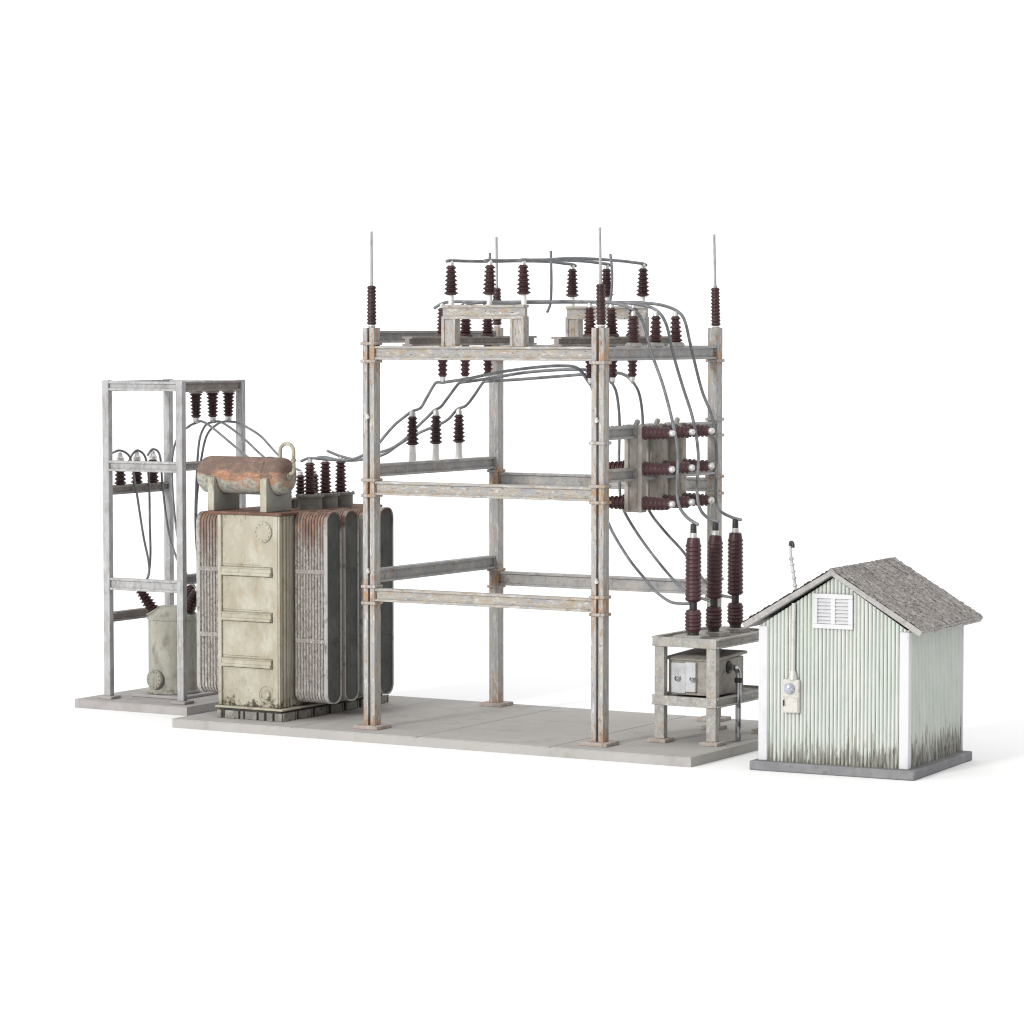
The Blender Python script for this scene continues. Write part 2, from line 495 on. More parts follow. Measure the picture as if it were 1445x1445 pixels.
def slab(name, x0, x1, y0, y1, z0, z1, m, joints=(), bev=0.015):
    """a slab whose top is cut into panels by thin grooves across it (x positions, possibly slanted)"""
    mb = MB()
    xs = [x0] + list(joints) + [x1]
    for a, b in zip(xs, xs[1:]):
        ga = 0.012 if a != x0 else 0
        gb = 0.012 if b != x1 else 0
        mb.box(a + ga, b - gb, y0, y1, z1 - 0.016, z1)
    mb.box(x0 + 0.0005, x1 - 0.0005, y0 + 0.0005, y1 - 0.0005, z0, z1 - 0.016)
    return mb.build(name, m, bevel=bev)


s1 = slab('base_slab', -4.4, 7.12, -0.58, 4.98, TABLE_Z, 0.0, CONCRETE, (-1.55, 1.32, 4.2), 0.004)
tag(s1, 'long grey concrete base slab with panel joints under the steel gantry and transformer', 'slab')
s2 = slab('base_slab', -8.16, -5.28, 1.12, 4.45, TABLE_Z, 0.0, CONCRETE_TOWER, (), 0.005)
tag(s2, 'small square grey base slab under the narrow steel tower', 'slab')

# ------------------------------------------------------------------ the big steel gantry
COLW, COLD = 0.26, 0.22
COL_H = 7.72
gantry = thing('steel_gantry', 'tall rust-streaked steel gantry of four columns joined by beams on the long slab', 'gantry', (2.5, 2.2, 0))
gx, gy = 2.5, 2.2


def gpart(mb, name, m, bevel=0.008, parent=None):
    return mb.build(name, m, parent or gantry, (gx, gy, 0) , bevel)


def column(cx0, y0, front):
    """slotted channel post, slot on its outward face"""
    x0, x1 = cx0, cx0 + (COLW if front else 0.215)
    y1 = y0 + COLD
    a, b = (x0 + 0.105, x0 + 0.155) if front else (x0 + 0.085, x0 + 0.13)
    dep = 0.13
    if front:
        prof = [(x0, y0), (a, y0), (a, y0 + dep), (b, y0 + dep), (b, y0), (x1, y0), (x1, y1), (x0, y1)]
    else:
        prof = [(x0, y0), (x1, y0), (x1, y1), (b, y1), (b, y1 - dep), (a, y1 - dep), (a, y1), (x0, y1)]
    c = gpart(MB().prism(prof, 'z', 0.07, COL_H), 'column', STEEL_POST, 0.007)
    cx, cy = (x0 + x1) / 2, (y0 + y1) / 2
    gpart(MB().box(x0 - 0.15, x1 + 0.15, y0 - 0.15, y1 + 0.15, 0.0, 0.07), 'base_plate', RUST_PLATE, 0.012, c)
    lv = [2.43, 2.75, 4.50, 4.80, 7.08] if front else [2.45, 2.79, 4.48, 4.81, 7.08]
    if cx0 < 1:
        lv += [7.42]
    else:
        lv += [5.62, 5.93] if not front else [5.60]
    for z in lv:
        gpart(MB().box(x0 - 0.035, x1 + 0.035, y0 - 0.035, y1 + 0.035, z - 0.03, z + 0.03), 'collar', STEEL_POST, 0.015, c)
    if front:
        for z in (3.05, 6.02):
            gpart(MB().lathe([(0.012, -0.03), (0.045, -0.028), (0.045, 0.0), (0.03, 0.018), (0.03, 0.05), (0.005, 0.055)],
                             (x0 + 0.13, y0 - 0.03, z), (0, -0.4, 1), 10), 'bolt', SILVER, 0, c)
    return c


column(-0.27, 0.0, True)
column(4.74, 0.0, True)
column(-0.095, 4.45, False)
column(4.88, 4.45, False)


def ibeam(axis, a0, a1, d0, d1, z0, z1, name='beam', m=None, ft=0.045, rec=0.06):
    """I-beam along an axis, width d0..d1, height z0..z1"""
    prof = [(d0, z0), (d1, z0), (d1, z0 + ft), (d1 - rec, z0 + ft), (d1 - rec, z1 - ft), (d1, z1 - ft), (d1, z1), (d0, z1),
            (d0, z1 - ft), (d0 + rec, z1 - ft), (d0 + rec, z0 + ft), (d0, z0 + ft)]
    return MB().prism(prof, axis, a0, a1)


XL, XR = -0.008, 4.738
for z0, z1 in ((2.47, 2.72), (4.52, 4.78), (7.11, 7.37)):
    gpart(ibeam('x', XL, XR, 0.01, 0.20, z0, z1), 'beam', STEEL)
for z0, z1 in ((2.48, 2.76), (4.51, 4.78), (7.11, 7.37)):
    gpart(ibeam('x', 0.122, 4.878, 4.47, 4.65, z0, z1), 'beam', STEEL_DULL)


def side_beam(d0, d1, z0, z1):
    mb = ibeam('y', 0.222, 4.448, d0, d1, z0, z1)
    for v in mb.bm.verts:                       # the rear columns stand a little to the right of the front ones
        v.co.x += 0.09 * v.co.y / 4.45
    gpart(mb, 'beam', STEEL_DULL)


for z0, z1 in ((2.82, 3.08), (4.86, 5.10), (7.43, 7.66)):
    side_beam(-0.23, -0.03, z0, z1)
for z0, z1 in ((4.86, 5.10), (5.65, 5.89), (7.11, 7.37)):
    side_beam(4.80, 4.99, z0, z1)
# the two beams that lie across the top, front to back
for x, y0, lab in ((0.64, -0.0, 'brown steel beam across the gantry top behind the front insulator stand'),
                   (3.90, -0.0, 'brown steel beam across the gantry top behind the corner rod nearest the camera')):
    b = ibeam('y', y0, 4.76, -0.11, 0.11, 0, 0.18, ft=0.04).build('cross_beam', STEEL_BROWN, None, bevel=0.006)
    b.location = (x + 0.1, 0, 7.373)
    tag(b, lab, 'beam', 'cross beams on the gantry top')

# ------------------------------------------------------------------ insulators
# a) stands with three post insulators on the top of the gantry


def stand(loc, label):
    r = thing('insulator_stand', label, 'stand', loc, 0, 'insulator stands on the gantry top')
    MB_ = ibeam('x', 0, 1.80, 0, 0.2, 0.51, 0.775, ft=0.05, rec=0.05)
    MB_.build('beam', STEEL, r, bevel=0.008)
    for a in (0.0, 1.50):
        p = [(a, 0), (a + 0.06, 0), (a + 0.06, 0.03), (a + 0.24, 0.03), (a + 0.24, 0), (a + 0.30, 0), (a + 0.30, 0.2), (a, 0.2)]
        MB().prism(p, 'z', 0, 0.51).build('leg', STEEL_POST, r, bevel=0.006)
    return r


stand((1.50, 0.0, 7.373), 'cream rust-streaked steel stand with three insulators on the front edge of the gantry')
stand((1.68, 4.46, 7.373), 'weathered steel stand on the rear edge of the gantry, half hidden by the corner post')

post = thing('post_insulator', None, 'insulator', (0, 0, 0), 0, 'insulators on the two stands')
MB().lathe([(0.052, 0.0), (0.048, 0.2)], seg=16).build('sleeve', WHITEMETAL, post)
MB().lathe(sheds(0.135, 0.098, 0.19, 0.745, 7), seg=24).build('porcelain', PORCELAIN, post)
MB().lathe([(0.05, 0.74), (0.05, 0.80), (0.035, 0.83), (0.03, 0.84)], seg=14).build('cap', SILVER, post)
pl = ['outer end of the front stand, farthest from the rear stand', 'middle of the front stand', 'end of the front stand next to the bowed jumper wire']
pr = ['end of the rear stand next to the bowed jumper wire', 'middle of the rear stand, beside the corner rod', 'outer end of the rear stand, farthest from the front stand']
P1X = (1.66, 2.50, 3.25)
P2X = (1.78, 2.58, 3.38)
for i in range(3):
    p1 = (P1X[i], 0.1, 8.147)
    lab = 'brown post insulator on the ' + pl[i]
    if i == 0:
        post.location = p1; post['label'] = lab
    else:
        copy_tree(post, p1, lab)
for i in range(3):
    copy_tree(post, (P2X[i], 4.56, 8.147), 'brown post insulator on the ' + pr[i])

# b) through bushings of the two cross beams
tb = thing('through_bushing', None, 'bushing', (0, 0, 0), 0, 'through bushings of the cross beams')
MB().lathe([(0.145, 0.0), (0.14, 0.03), (0.11, 0.06)] + sheds(0.125, 0.1, 0.06, 0.55, 7)[1:], seg=24).build('upper_porcelain', PORCELAIN_RED, tb)
MB().lathe([(0.055, 0.545), (0.055, 0.60), (0.03, 0.64)], seg=14).build('cap', SILVER, tb)
MB().lathe(sheds(0.108, 0.092, 0.0, 0.60, 7), (0, 0, -0.18), (0, 0, -1), seg=24).build('lower_porcelain', PORCELAIN_RED, tb)
MB().lathe([(0.055, 0.595), (0.055, 0.66), (0.04, 0.70), (0.02, 0.715)], (0, 0, -0.18), (0, 0, -1), seg=14).build('cap', SILVER, tb)
ROWY = (1.29, 2.15, 3.0)
rl = ['frontmost of its three', 'middle of its three', 'rearmost of its three']
rr = ['frontmost, behind the rod', 'middle of its three', 'rearmost of its three']
for i in range(3):
    lab = 'brown ribbed bushing through the cross beam behind the front stand, ' + rl[i]
    if i == 0:
        tb.location = (0.74, ROWY[i], 7.553); tb['label'] = lab
    else:
        copy_tree(tb, (0.74, ROWY[i], 7.553), lab)
for i in range(3):
    copy_tree(tb, (4.0, ROWY[i], 7.553), 'brown ribbed bushing through the cross beam by the near corner rod, ' + rr[i])

# c) three line insulators on the right top beam
li = thing('post_insulator', None, 'insulator', (0, 0, 0), 0, 'insulators along the right top beam')
MB().lathe([(0.17, 0.0), (0.15, 0.05), (0.11, 0.075)], seg=16).build('pedestal', STEEL_CREAM, li)
MB().lathe(sheds(0.128, 0.095, 0.07, 0.57, 6), seg=24).build('porcelain', PORCELAIN_RED, li)
MB().lathe([(0.055, 0.565), (0.055, 0.62), (0.035, 0.66)], seg=14).build('cap', SILVER, li)
ll = ['nearest the front corner rod', 'middle of its three', 'farthest, nearest the rear rod']
for i, y in enumerate((1.27, 2.12, 2.96)):
    lab = 'maroon insulator on the gantry top beam above the switches, ' + ll[i]
    if i == 0:
        li.location = (4.94, y, 7.371); li['label'] = lab
    else:
        copy_tree(li, (4.96, y, 7.371), lab)

# d) three insulators on tubes on the left middle beam
lt = thing('tube_insulator', None, 'insulator', (0, 0, 0), 0, 'insulators on tubes on the left middle beam')
MB().lathe([(0.075, 0.0), (0.058, 0.34)], seg=16).build('tube', WHITEMETAL, lt)
MB().lathe(sheds(0.128, 0.098, 0.33, 0.89, 7), seg=24).build('porcelain', PORCELAIN, lt)
MB().lathe([(0.062, 0.885), (0.062, 0.95), (0.04, 1.0), (0.015, 1.01)], seg=14).build('cap', SILVER, lt)
lt_l = ['nearest the front column', 'middle of its three', 'nearest the rear column']
for i, y in enumerate((1.40, 2.21, 3.06)):
    lab = 'brown insulator on a pale tube on the left middle beam, ' + lt_l[i]
    if i == 0:
        lt.location = (-0.02, y, 5.101); lt['label'] = lab
    else:
        copy_tree(lt, (-0.03 + 0.02 * y, y, 5.101), lab)

# e) lightning rods on the four column tops
lr = thing('lightning_rod', None, 'rod', (0, 0, 0), 0, 'lightning rods on the gantry columns')
MB().lathe([(0.06, -0.0), (0.075, 0.03), (0.06, 0.07)], seg=14).build('socket', SILVER, lr)
MB().lathe(sheds(0.095, 0.088, 0.06, 0.80, 11, core=0.8), seg=24).build('porcelain', PORCELAIN, lr)
MB().lathe([(0.035, 0.79), (0.034, 0.84), (0.026, 0.86), (0.024, 1.84)], seg=10).build('rod', ROD, lr)
rods = [((-0.13, 0.11, COL_H), 'on the front-left column', (0, 0, 0)), ((4.89, 0.11, COL_H), 'on the gantry column nearest the camera', (0.0, -0.02, 0)),
        ((0.03, 4.57, COL_H), 'half hidden behind the front stand', (0, -0.01, 0)), ((5.0, 4.57, COL_H - 0.02), 'on the rear-right column', (0, -0.025, 0))]
for i, (p, s, r) in enumerate(rods):
    lab = 'thin grey lightning rod on a ribbed insulator, ' + s
    if i == 0:
        lr.location = p; lr['label'] = lab
    else:
        copy_tree(lr, p, lab, r)

# f) switch units hung on the two right-hand beams


def switch(loc, label):
    r = thing('disconnect_switch', label, 'switch', loc, 0, 'disconnect switches on the right side of the gantry')
    x0, x1, y0, y1 = -0.20, 0.17, -0.10, 0.10
    f, wy = 0.085, 0.05
    prof = [(x0, y0), (x0 + f, y0), (x0 + f, y0 + wy), (x1 - f, y0 + wy), (x1 - f, y0), (x1, y0), (x1, y1), (x1 - f, y1),
            (x1 - f, y1 - wy), (x0 + f, y1 - wy), (x0 + f, y1), (x0, y1)]
    MB().prism(prof, 'z', -0.82, 0.82).build('post', STEEL_TAUPE, r, bevel=0.01)
    for z in (0.67, 0.0, -0.65):
        for s in (1, -1):
            a = x1 if s > 0 else x0
            n = MB().lathe(sheds(0.135, 0.115, 0.0, 0.54, 6, core=0.72), (a, 0, z), (s, 0, -0.0), seg=22).build('insulator', PORCELAIN_RED, r)
            MB().lathe([(0.05, 0.53), (0.062, 0.55), (0.064, 0.60), (0.048, 0.635), (0.02, 0.65)], (a, 0, z), (s, 0, 0), seg=14).build('cap', SILVER, n)
    MB().lathe([(0.05, -0.05), (0.05, 0.07), (0.03, 0.1)], (0.0, 0, 0.82), (0.5, 0, 1), seg=10).build('pivot', STEEL_CREAM, r)
    return r


sw = switch((5.0, 1.27, 5.09), 'switch post with rows of maroon insulators and silver caps, nearest the front column')
for y, s in ((2.08, 'middle of its three'), (2.89, 'nearest the rear column')):
    copy_tree(sw, (5.0, y, 5.09), 'switch post with rows of maroon insulators and silver caps, ' + s)

# ------------------------------------------------------------------ equipment table with tall bushings and cabinet
dx0, dx1, dy0, dy1 = 5.49, 6.80, 1.05, 3.42
desk = thing('equipment_table', 'low weathered steel frame table with shelf at the right end of the long slab', 'table', (6.15, 2.2, 0))


def dpart(mb, name, m, bevel=0.008, parent=None):
    return mb.build(name, m, parent or desk, (6.15, 2.2, 0), bevel)


for (x0, x1, y0, y1) in ((dx0 + 0.02, dx0 + 0.22, dy0 + 0.01, dy0 + 0.16), (dx1 - 0.21, dx1 - 0.01, dy0 + 0.01, dy0 + 0.16),
                         (dx0 + 0.02, dx0 + 0.22, dy1 - 0.16, dy1 - 0.01), (dx1 - 0.21, dx1 - 0.01, dy1 - 0.16, dy1 - 0.01)):
    lg = dpart(MB().box(x0, x1, y0, y1, 0.07, 1.80), 'leg', STEEL_CREAM, 0.01)
    dpart(MB().box(x0 - 0.09, x1 + 0.09, y0 - 0.12, y1 + 0.12, 0.0, 0.07), 'foot_plate', RUST_PLATE, 0.012, lg)
for nm, z0, z1 in (('top_frame', 1.80, 1.98), ('shelf', 0.70, 0.88)):
    mb = MB().use(STEEL_CREAM)
    mb.prism([(dy0 - 0.02, z0), (dy0 + 0.0, z0), (dy0 + 0.0, z0), (dy0 + 0.012, z0), (dy0 + 0.012, z1), (dy0 - 0.02, z1)][:2] + [(dy0 + 0.008, z0), (dy0 + 0.008, z1), (dy0 - 0.02, z1)], 'x', dx0 - 0.01, dx1 + 0.01)
    mb.box(dx0, dx1, dy1 - 0.01, dy1 + 0.02, z0, z1)
    f = 0.035
    for (a, b, s) in ((dx0, dx0 + 0.05, 1), (dx1 - 0.05, dx1, -1)):
        # channel sides: web with flanges turned outward
        mb.box(a, b, dy0 + 0.009, dy1 - 0.011, z0, z1)
    mb.box(dx0 - 0.04, dx0 - 0.001, dy0 + 0.01, dy1, z0, z0 + f); mb.box(dx0 - 0.04, dx0 - 0.001, dy0 + 0.01, dy1, z1 - f, z1)
    mb.box(dx1 + 0.001, dx1 + 0.04, dy0 + 0.01, dy1, z0, z0 + f); mb.box(dx1 + 0.001, dx1 + 0.04, dy0 + 0.01, dy1, z1 - f, z1)
    mb.use(STEEL_BROWN)
    mb.box(dx0 + 0.051, dx1 - 0.051, dy0 + 0.009, dy1 - 0.011, z1 - 0.09, z1 - 0.045)
    if nm == 'top_frame':
        mb.use(STEEL_CREAM)
        for y in (1.29, 2.13, 2.98):
            mb.box(dx0 + 0.40, dx1 - 0.35, y - 0.2, y + 0.2, z1 - 0.044, z1 + 0.035)
    dpart(mb, nm, None, 0.006)

tall = thing('tall_bushing', None, 'bushing', (0, 0, 0), 0, 'tall bushings on the equipment table')
MB().lathe([(0.11, 0.0), (0.11, 0.05)], seg=16).build('foot', BLACKMETAL, tall)
MB().lathe([(0.10, 0.04), (0.135, 0.09)] + sheds(0.158, 0.158, 0.09, 0.43, 5, core=0.87)[1:-1] + [(0.13, 0.46), (0.085, 0.475)], seg=28).build('lower_porcelain', PORCELAIN_RED, tall)
MB().lathe([(0.072, 0.47), (0.072, 0.62)], seg=16).build('terminal_neck', BLACKMETAL, tall)
MB().lathe([(0.09, 0.615), (0.135, 0.64)] + sheds(0.155, 0.150, 0.64, 1.70, 14, core=0.87)[1:-1] + [(0.125, 1.745), (0.115, 1.80), (0.075, 1.815)], seg=28).build('upper_porcelain', PORCELAIN_RED, tall)
MB().lathe([(0.07, 1.80), (0.066, 1.90)], seg=16).build('collar', SILVER, tall)
MB().lathe([(0.060, 1.895), (0.056, 2.06), (0.03, 2.075)], seg=16).build('terminal', BLACKMETAL, tall)
tl = ['nearest the camera', 'middle of its three', 'beside the shed eave']
for i, y in enumerate((1.29, 2.13, 3.05)):
    lab = 'tall maroon bushing with black tip on the steel table, ' + tl[i]
    if i == 0:
        tall.location = (6.2, y, 2.017); tall['label'] = lab
    else:
        copy_tree(tall, (6.2, y, 2.017), lab)

cab = thing('control_cabinet', 'brownish metal cabinet with two pale doors on the shelf of the steel table', 'cabinet', (6.14, 1.9, 0.881))
bx0, bx1, by0, by1 = -0.47, 0.48, -0.58, 0.66
MB().box(bx0, bx1, by0, by1, 0.0, 0.66).build('body', BOXGREY, cab, bevel=0.012)
MB().prism([(by0 - 0.06, 0.655), (by0 - 0.06, 0.675), (by0, 0.71), (by1, 0.76), (by1 + 0.05, 0.74), (by1 + 0.05, 0.70)], 'x', bx0 - 0.06, bx1 + 0.06).build('lid', BOXGREY, cab, bevel=0.01)
d1 = MB().box(bx0 + 0.07, bx0 + 0.37, by0 - 0.035, by0 - 0.001, 0.03, 0.60).build('door', BOXWHITE, cab, bevel=0.012)
d2 = MB().box(bx0 + 0.38, bx0 + 0.60, by0 - 0.07, by0 - 0.001, 0.06, 0.625).build('door', BOXWHITE, cab, bevel=0.015)
for d, x, yy in ((d1, bx0 + 0.22, by0 - 0.035), (d2, bx0 + 0.55, by0 - 0.07)):
    MB().tube(smooth_path([(x - 0.05, yy, 0.34), (x - 0.045, yy - 0.04, 0.30), (x, yy - 0.05, 0.27), (x + 0.045, yy - 0.04, 0.30), (x + 0.05, yy, 0.34)], 5), 0.012, 8).build('handle', CHROME, d)
    MB().lathe([(0.035, 0), (0.035, 0.02), (0.02, 0.035)], (x, yy, 0.31), (0, -1, 0), 12).build('lock', CHROME, d)
el = MB().tube(smooth_path([(0.48, 0.02, 0.50), (0.56, 0.02, 0.50), (0.64, 0.02, 0.475), (0.685, 0.02, 0.40), (0.69, 0.02, 0.28), (0.69, 0.02, 0.1), (0.69, 0.02, -0.4), (0.69, 0.02, -0.87)], 8), 0.055, 14)
el.build('drain_pipe', CHROME, cab)
MB().lathe([(0.12, 0.0), (0.12, 0.03), (0.085, 0.05)], (0.481, 0.02, 0.50), (1, 0, 0), 18).build('pipe_flange', BLACKMETAL, cab)
MB().lathe([(0.075, 0.0), (0.075, 0.09)], (0.69, 0.02, 0.22), (0, 0, 1), 14).build('pipe_coupling', BLACKMETAL, cab)

# ------------------------------------------------------------------ transformer
TX, TY = -3.02, 1.9
tr = thing('transformer', 'large cream oil transformer with rusty drum and ribbed radiators on the long slab', 'transformer', (TX, TY, 0))


def tpart(mb, name, m=None, bevel=0.0, parent=None):
    return mb.build(name, m, parent or tr, (TX, TY, 0), bevel)


tx0, tx1, ty0, ty1 = -3.76, -2.28, 0.1, 3.70
# skid: dark frame with proud blocks
mb = MB().use(SKID_DARK)
mb.box(tx0 + 0.05, tx1 + 0.07, ty0 - 0.06, ty1 + 0.02, 0.0, 0.205)
mb.use(SKID)
xs = [tx0 + 0.01, tx0 + 0.16, tx0 + 0.22, tx0 + 0.40, tx0 + 0.64, tx0 + 0.70, tx0 + 0.90, tx0 + 1.10, tx0 + 1.16, tx0 + 1.36, tx0 + 1.42, tx1 + 0.10]
for a, b in ((xs[0] + 0.02, xs[1] - 0.03), (xs[2], xs[3] + 0.14), (xs[3] + 0.19, xs[4] + 0.02), (xs[5], xs[6] + 0.08), (xs[6] + 0.13, xs[7] + 0.06), (xs[8] + 0.06, xs[9]), (xs[9] + 0.05, xs[11] + 0.0)):
    mb.box(a, b, ty0 - 0.10, ty0 - 0.059, 0.0, 0.16)
y = ty0 - 0.05
while y < ty1 - 0.2:
    mb.box(tx1 + 0.071, tx1 + 0.115, y, y + 0.40, 0.0, 0.165)
    mb.box(tx1 + 0.071, tx1 + 0.10, y + 0.45, y + 0.50, 0.0, 0.165)
    y += 0.56
mb.use(CREAM_DARK)
mb.box(tx0 - 0.01, tx1 + 0.125, ty0 - 0.115, ty1 + 0.05, 0.206, 0.245)
tpart(mb, 'skid', None, 0.012)
tank = tpart(MB().box(tx0 + 0.03, tx1 - 0.02, ty0 + 0.03, ty1, 0.246, 4.04), 'tank', CREAM, 0.012)
mb = MB().use(GRIME)
for xa in (tx0 + 0.086, tx1 - 0.183, tx1 - 0.049):
    mb.box(xa, xa + 0.011, ty0 + 0.0275, ty0 + 0.0405, 0.26, 4.02)
tpart(mb, 'seam', None, 0, tank)
# front frame strips and ribs
tpart(MB().box(tx0, tx0 + 0.085, ty0 - 0.015, ty0 + 0.10, 0.25, 4.03), 'corner_strip', CREAM, 0.015, tank)
tpart(MB().box(tx1 - 0.17, tx1 - 0.05, ty0 - 0.0, ty0 + 0.06, 0.25, 4.03), 'corner_strip', CREAM, 0.015, tank)
tpart(MB().box(tx1 - 0.035, tx1 + 0.005, ty0 - 0.015, ty0 + 0.09, 0.25, 4.03), 'corner_strip', CREAM, 0.012, tank)
for i in range(3):
    a = ty0 + 0.13 + i * 0.12
    tpart(MB().box(tx1 - 0.021, tx1 + 0.02 - 0.012 * i, a, a + 0.055, 0.25, 4.03), 'edge_strip', CREAM if i < 2 else CREAM_DARK, 0.012, tank)
for z in (2.925, 2.03, 1.115):
    p = [(ty0 + 0.035, z - 0.085), (ty0 - 0.055, z - 0.085), (ty0 - 0.065, z - 0.07), (ty0 - 0.065, z - 0.035), (ty0 - 0.03, z - 0.02), (ty0 - 0.02, z + 0.05), (ty0 - 0.045, z + 0.06),
         (ty0 - 0.045, z + 0.075), (ty0 + 0.035, z + 0.085)]
    mb = MB().use(CREAM)
    mb.prism(p, 'x', tx0 + 0.10, tx1 - 0.20)
    mb.use(GRIME)
    for zz, xx in ((z + 0.087, tx1 - 0.19), (z + 0.125, tx1 - 0.45), (z - 0.105, tx1 - 0.19)):
        mb.box(tx0 + 0.10, xx, ty0 + 0.027, ty0 + 0.040, zz, zz + (0.013 if zz < z else 0.009))
    mb.box(tx1 - 0.198, tx1 - 0.185, ty0 + 0.026, ty0 + 0.040, z - 0.09, z + 0.09)
    tpart(mb, 'stiffener', None, 0.004, tank)


def bolted_cover(name, c, d, r, m, parent, nb=12, inner=0.0):
    dd = Vector(d).normalized()
    q = dd.to_track_quat('Z', 'Y').to_matrix()
    mb = MB().lathe([(r, -0.02), (r, 0.035), (r * 0.97, 0.05), (r * 0.62, 0.05), (r * 0.58, 0.045 + inner), (0.02, 0.045 + inner)], c, dd, 28)
    for k in range(nb):
        a = 2 * PI * k / nb
        o = Vector(c) + q @ Vector((r * 0.8 * math.cos(a), r * 0.8 * math.sin(a), 0.045))
        mb.lathe([(r * 0.085, 0), (r * 0.085, 0.02), (r * 0.04, 0.028)], o, dd, 8)
    return tpart(mb, name, m, 0, parent) if parent is not None else mb


bolted_cover('round_cover', (-2.68, ty0 + 0.035, 3.71), (0, -1, 0), 0.205, CREAM, tank)
mb = MB().lathe([(0.19, -0.02), (0.19, 0.0), (0.17, 0.02), (0.165, 0.005), (0.105, 0.005), (0.1, 0.03), (0.08, 0.05), (0.01, 0.05)], (-2.62, ty0 + 0.03, 0.50), (0, -1, 0), 24)
tpart(mb, 'round_cover', CREAM, 0, tank)
# lid
tpart(MB().box(tx0 - 0.28, tx1 + 0.06, ty0 - 0.03, ty1 + 0.05, 4.042, 4.095), 'lid', LID_RUST, 0.012)


def rrect(y0, y1, z0, z1, r, n=7, inset=0.0):
    y0 += inset; y1 -= inset; z0 += inset; z1 -= inset
    r = max(0.02, r - inset)
    pts = []
    for cx, cz, a0 in ((y1 - r, z1 - r, 0), (y0 + r, z1 - r, PI / 2), (y0 + r, z0 + r, PI), (y1 - r, z0 + r, 1.5 * PI)):
        for k in range(n + 1):
            a = a0 + PI / 2 * k / n
            pts.append((cx + r * math.cos(a), cz + r * math.sin(a)))
    return pts


def radiator(x0, x1, y0, y1, z0, z1, out, r=0.2):
    """fins of rounded loops stacked along x, a dark end plate with a worn rim on the outer end"""
    mb = MB().use(FIN)
    n = 11
    step = (x1 - x0) / n
    stations = []
    for i in range(n):
        a = x0 + i * step
        stations += [(a + 0.04 * step, 0.030), (a + 0.20 * step, 0.004), (a + 0.5 * step, 0.0), (a + 0.80 * step, 0.004), (a + 0.96 * step, 0.030)]
    rings = [[mb.bm.verts.new((x, p[0], p[1])) for p in rrect(y0, y1, z0, z1, r, inset=ins)] for x, ins in stations]
    m = len(rings[0])
    for A, B in zip(rings, rings[1:]):
        for k in range(m):
            mb.face([A[k], A[(k + 1) % m], B[(k + 1) % m], B[k]])
    mb.face(rings[0]); mb.face(rings[-1])
    rad = tpart(mb, 'radiator')
    # end plate
    s = 1 if out > 0 else -1
    xe = x1 if s > 0 else x0
    mb = MB()
    o = [rrect(y0, y1, z0, z1, r, inset=-0.006), rrect(y0, y1, z0, z1, r, inset=-0.006), rrect(y0, y1, z0, z1, r, inset=0.016), rrect(y0, y1, z0, z1, r, inset=0.020)]
    xo = [xe - s * 0.05, xe + s * 0.034, xe + s * 0.034, xe + s * 0.008]
    rings = [[mb.bm.verts.new((x, p[0], p[1])) for p in pr_] for x, pr_ in zip(xo, o)]
    mb.use(FIN_RIM)
    for A, B in zip(rings, rings[1:]):
        for k in range(m):
            mb.face([A[k], A[(k + 1) % m], B[(k + 1) % m], B[k]])
    mb.use(FIN_END)
    mb.face(rings[-1])
    tpart(mb, 'end_plate', None, 0, rad)
    for z in (z0 + (z1 - z0) * 0.69, z0 + (z1 - z0) * 0.327):
        A = rrect(y0, y1, z - 0.06, z + 0.06, 0.03, 2, inset=-0.014)
        mb = MB().use(FIN)
        xa, xb = x0 + 0.02, x1 - 0.02
        prof = [(y0 - 0.012, z - 0.045), (y0 + 0.05, z - 0.045), (y0 + 0.05, z + 0.045), (y0 - 0.012, z + 0.045)]
        mb.prism(prof, 'x', xa, xb)
        prof = [(y1 - 0.05, z - 0.045), (y1 + 0.012, z - 0.045), (y1 + 0.012, z + 0.045), (y1 - 0.05, z + 0.045)]
        mb.prism(prof, 'x', xa, xb)
        xa, xb = (xe - 0.04, xe + 0.024) if s > 0 else (xe - 0.024, xe + 0.04)
        mb.use(FIN_END)
        mb.box(min(xe, xe + 0.024 * s), max(xe, xe + 0.024 * s), y0 + 0.04, y1 - 0.04, z - 0.022, z + 0.022)
        tpart(mb, 'band', None, 0.01, rad)
    # pipe stubs into the tank
    for z in (z0 + 0.35, z1 - 0.35):
        a, b = (tx1 - 0.02, x0 + 0.03) if s > 0 else (x1 - 0.03, tx0 + 0.03)
        tpart(MB().lathe([(0.09, 0), (0.09, max(0.02, b - a))], (a, (y0 + y1) / 2, z), (1, 0, 0), 14), 'pipe_stub', SKID, 0, rad)
    return rad


for y0 in (0.56, 1.19, 1.82, 2.47):
    radiator(-2.25, -1.50, y0, y0 + 0.50, 0.33, 4.10, 1)
    radiator(-4.58, -3.79, y0, y0 + 0.50, 0.40, 4.03, -1)

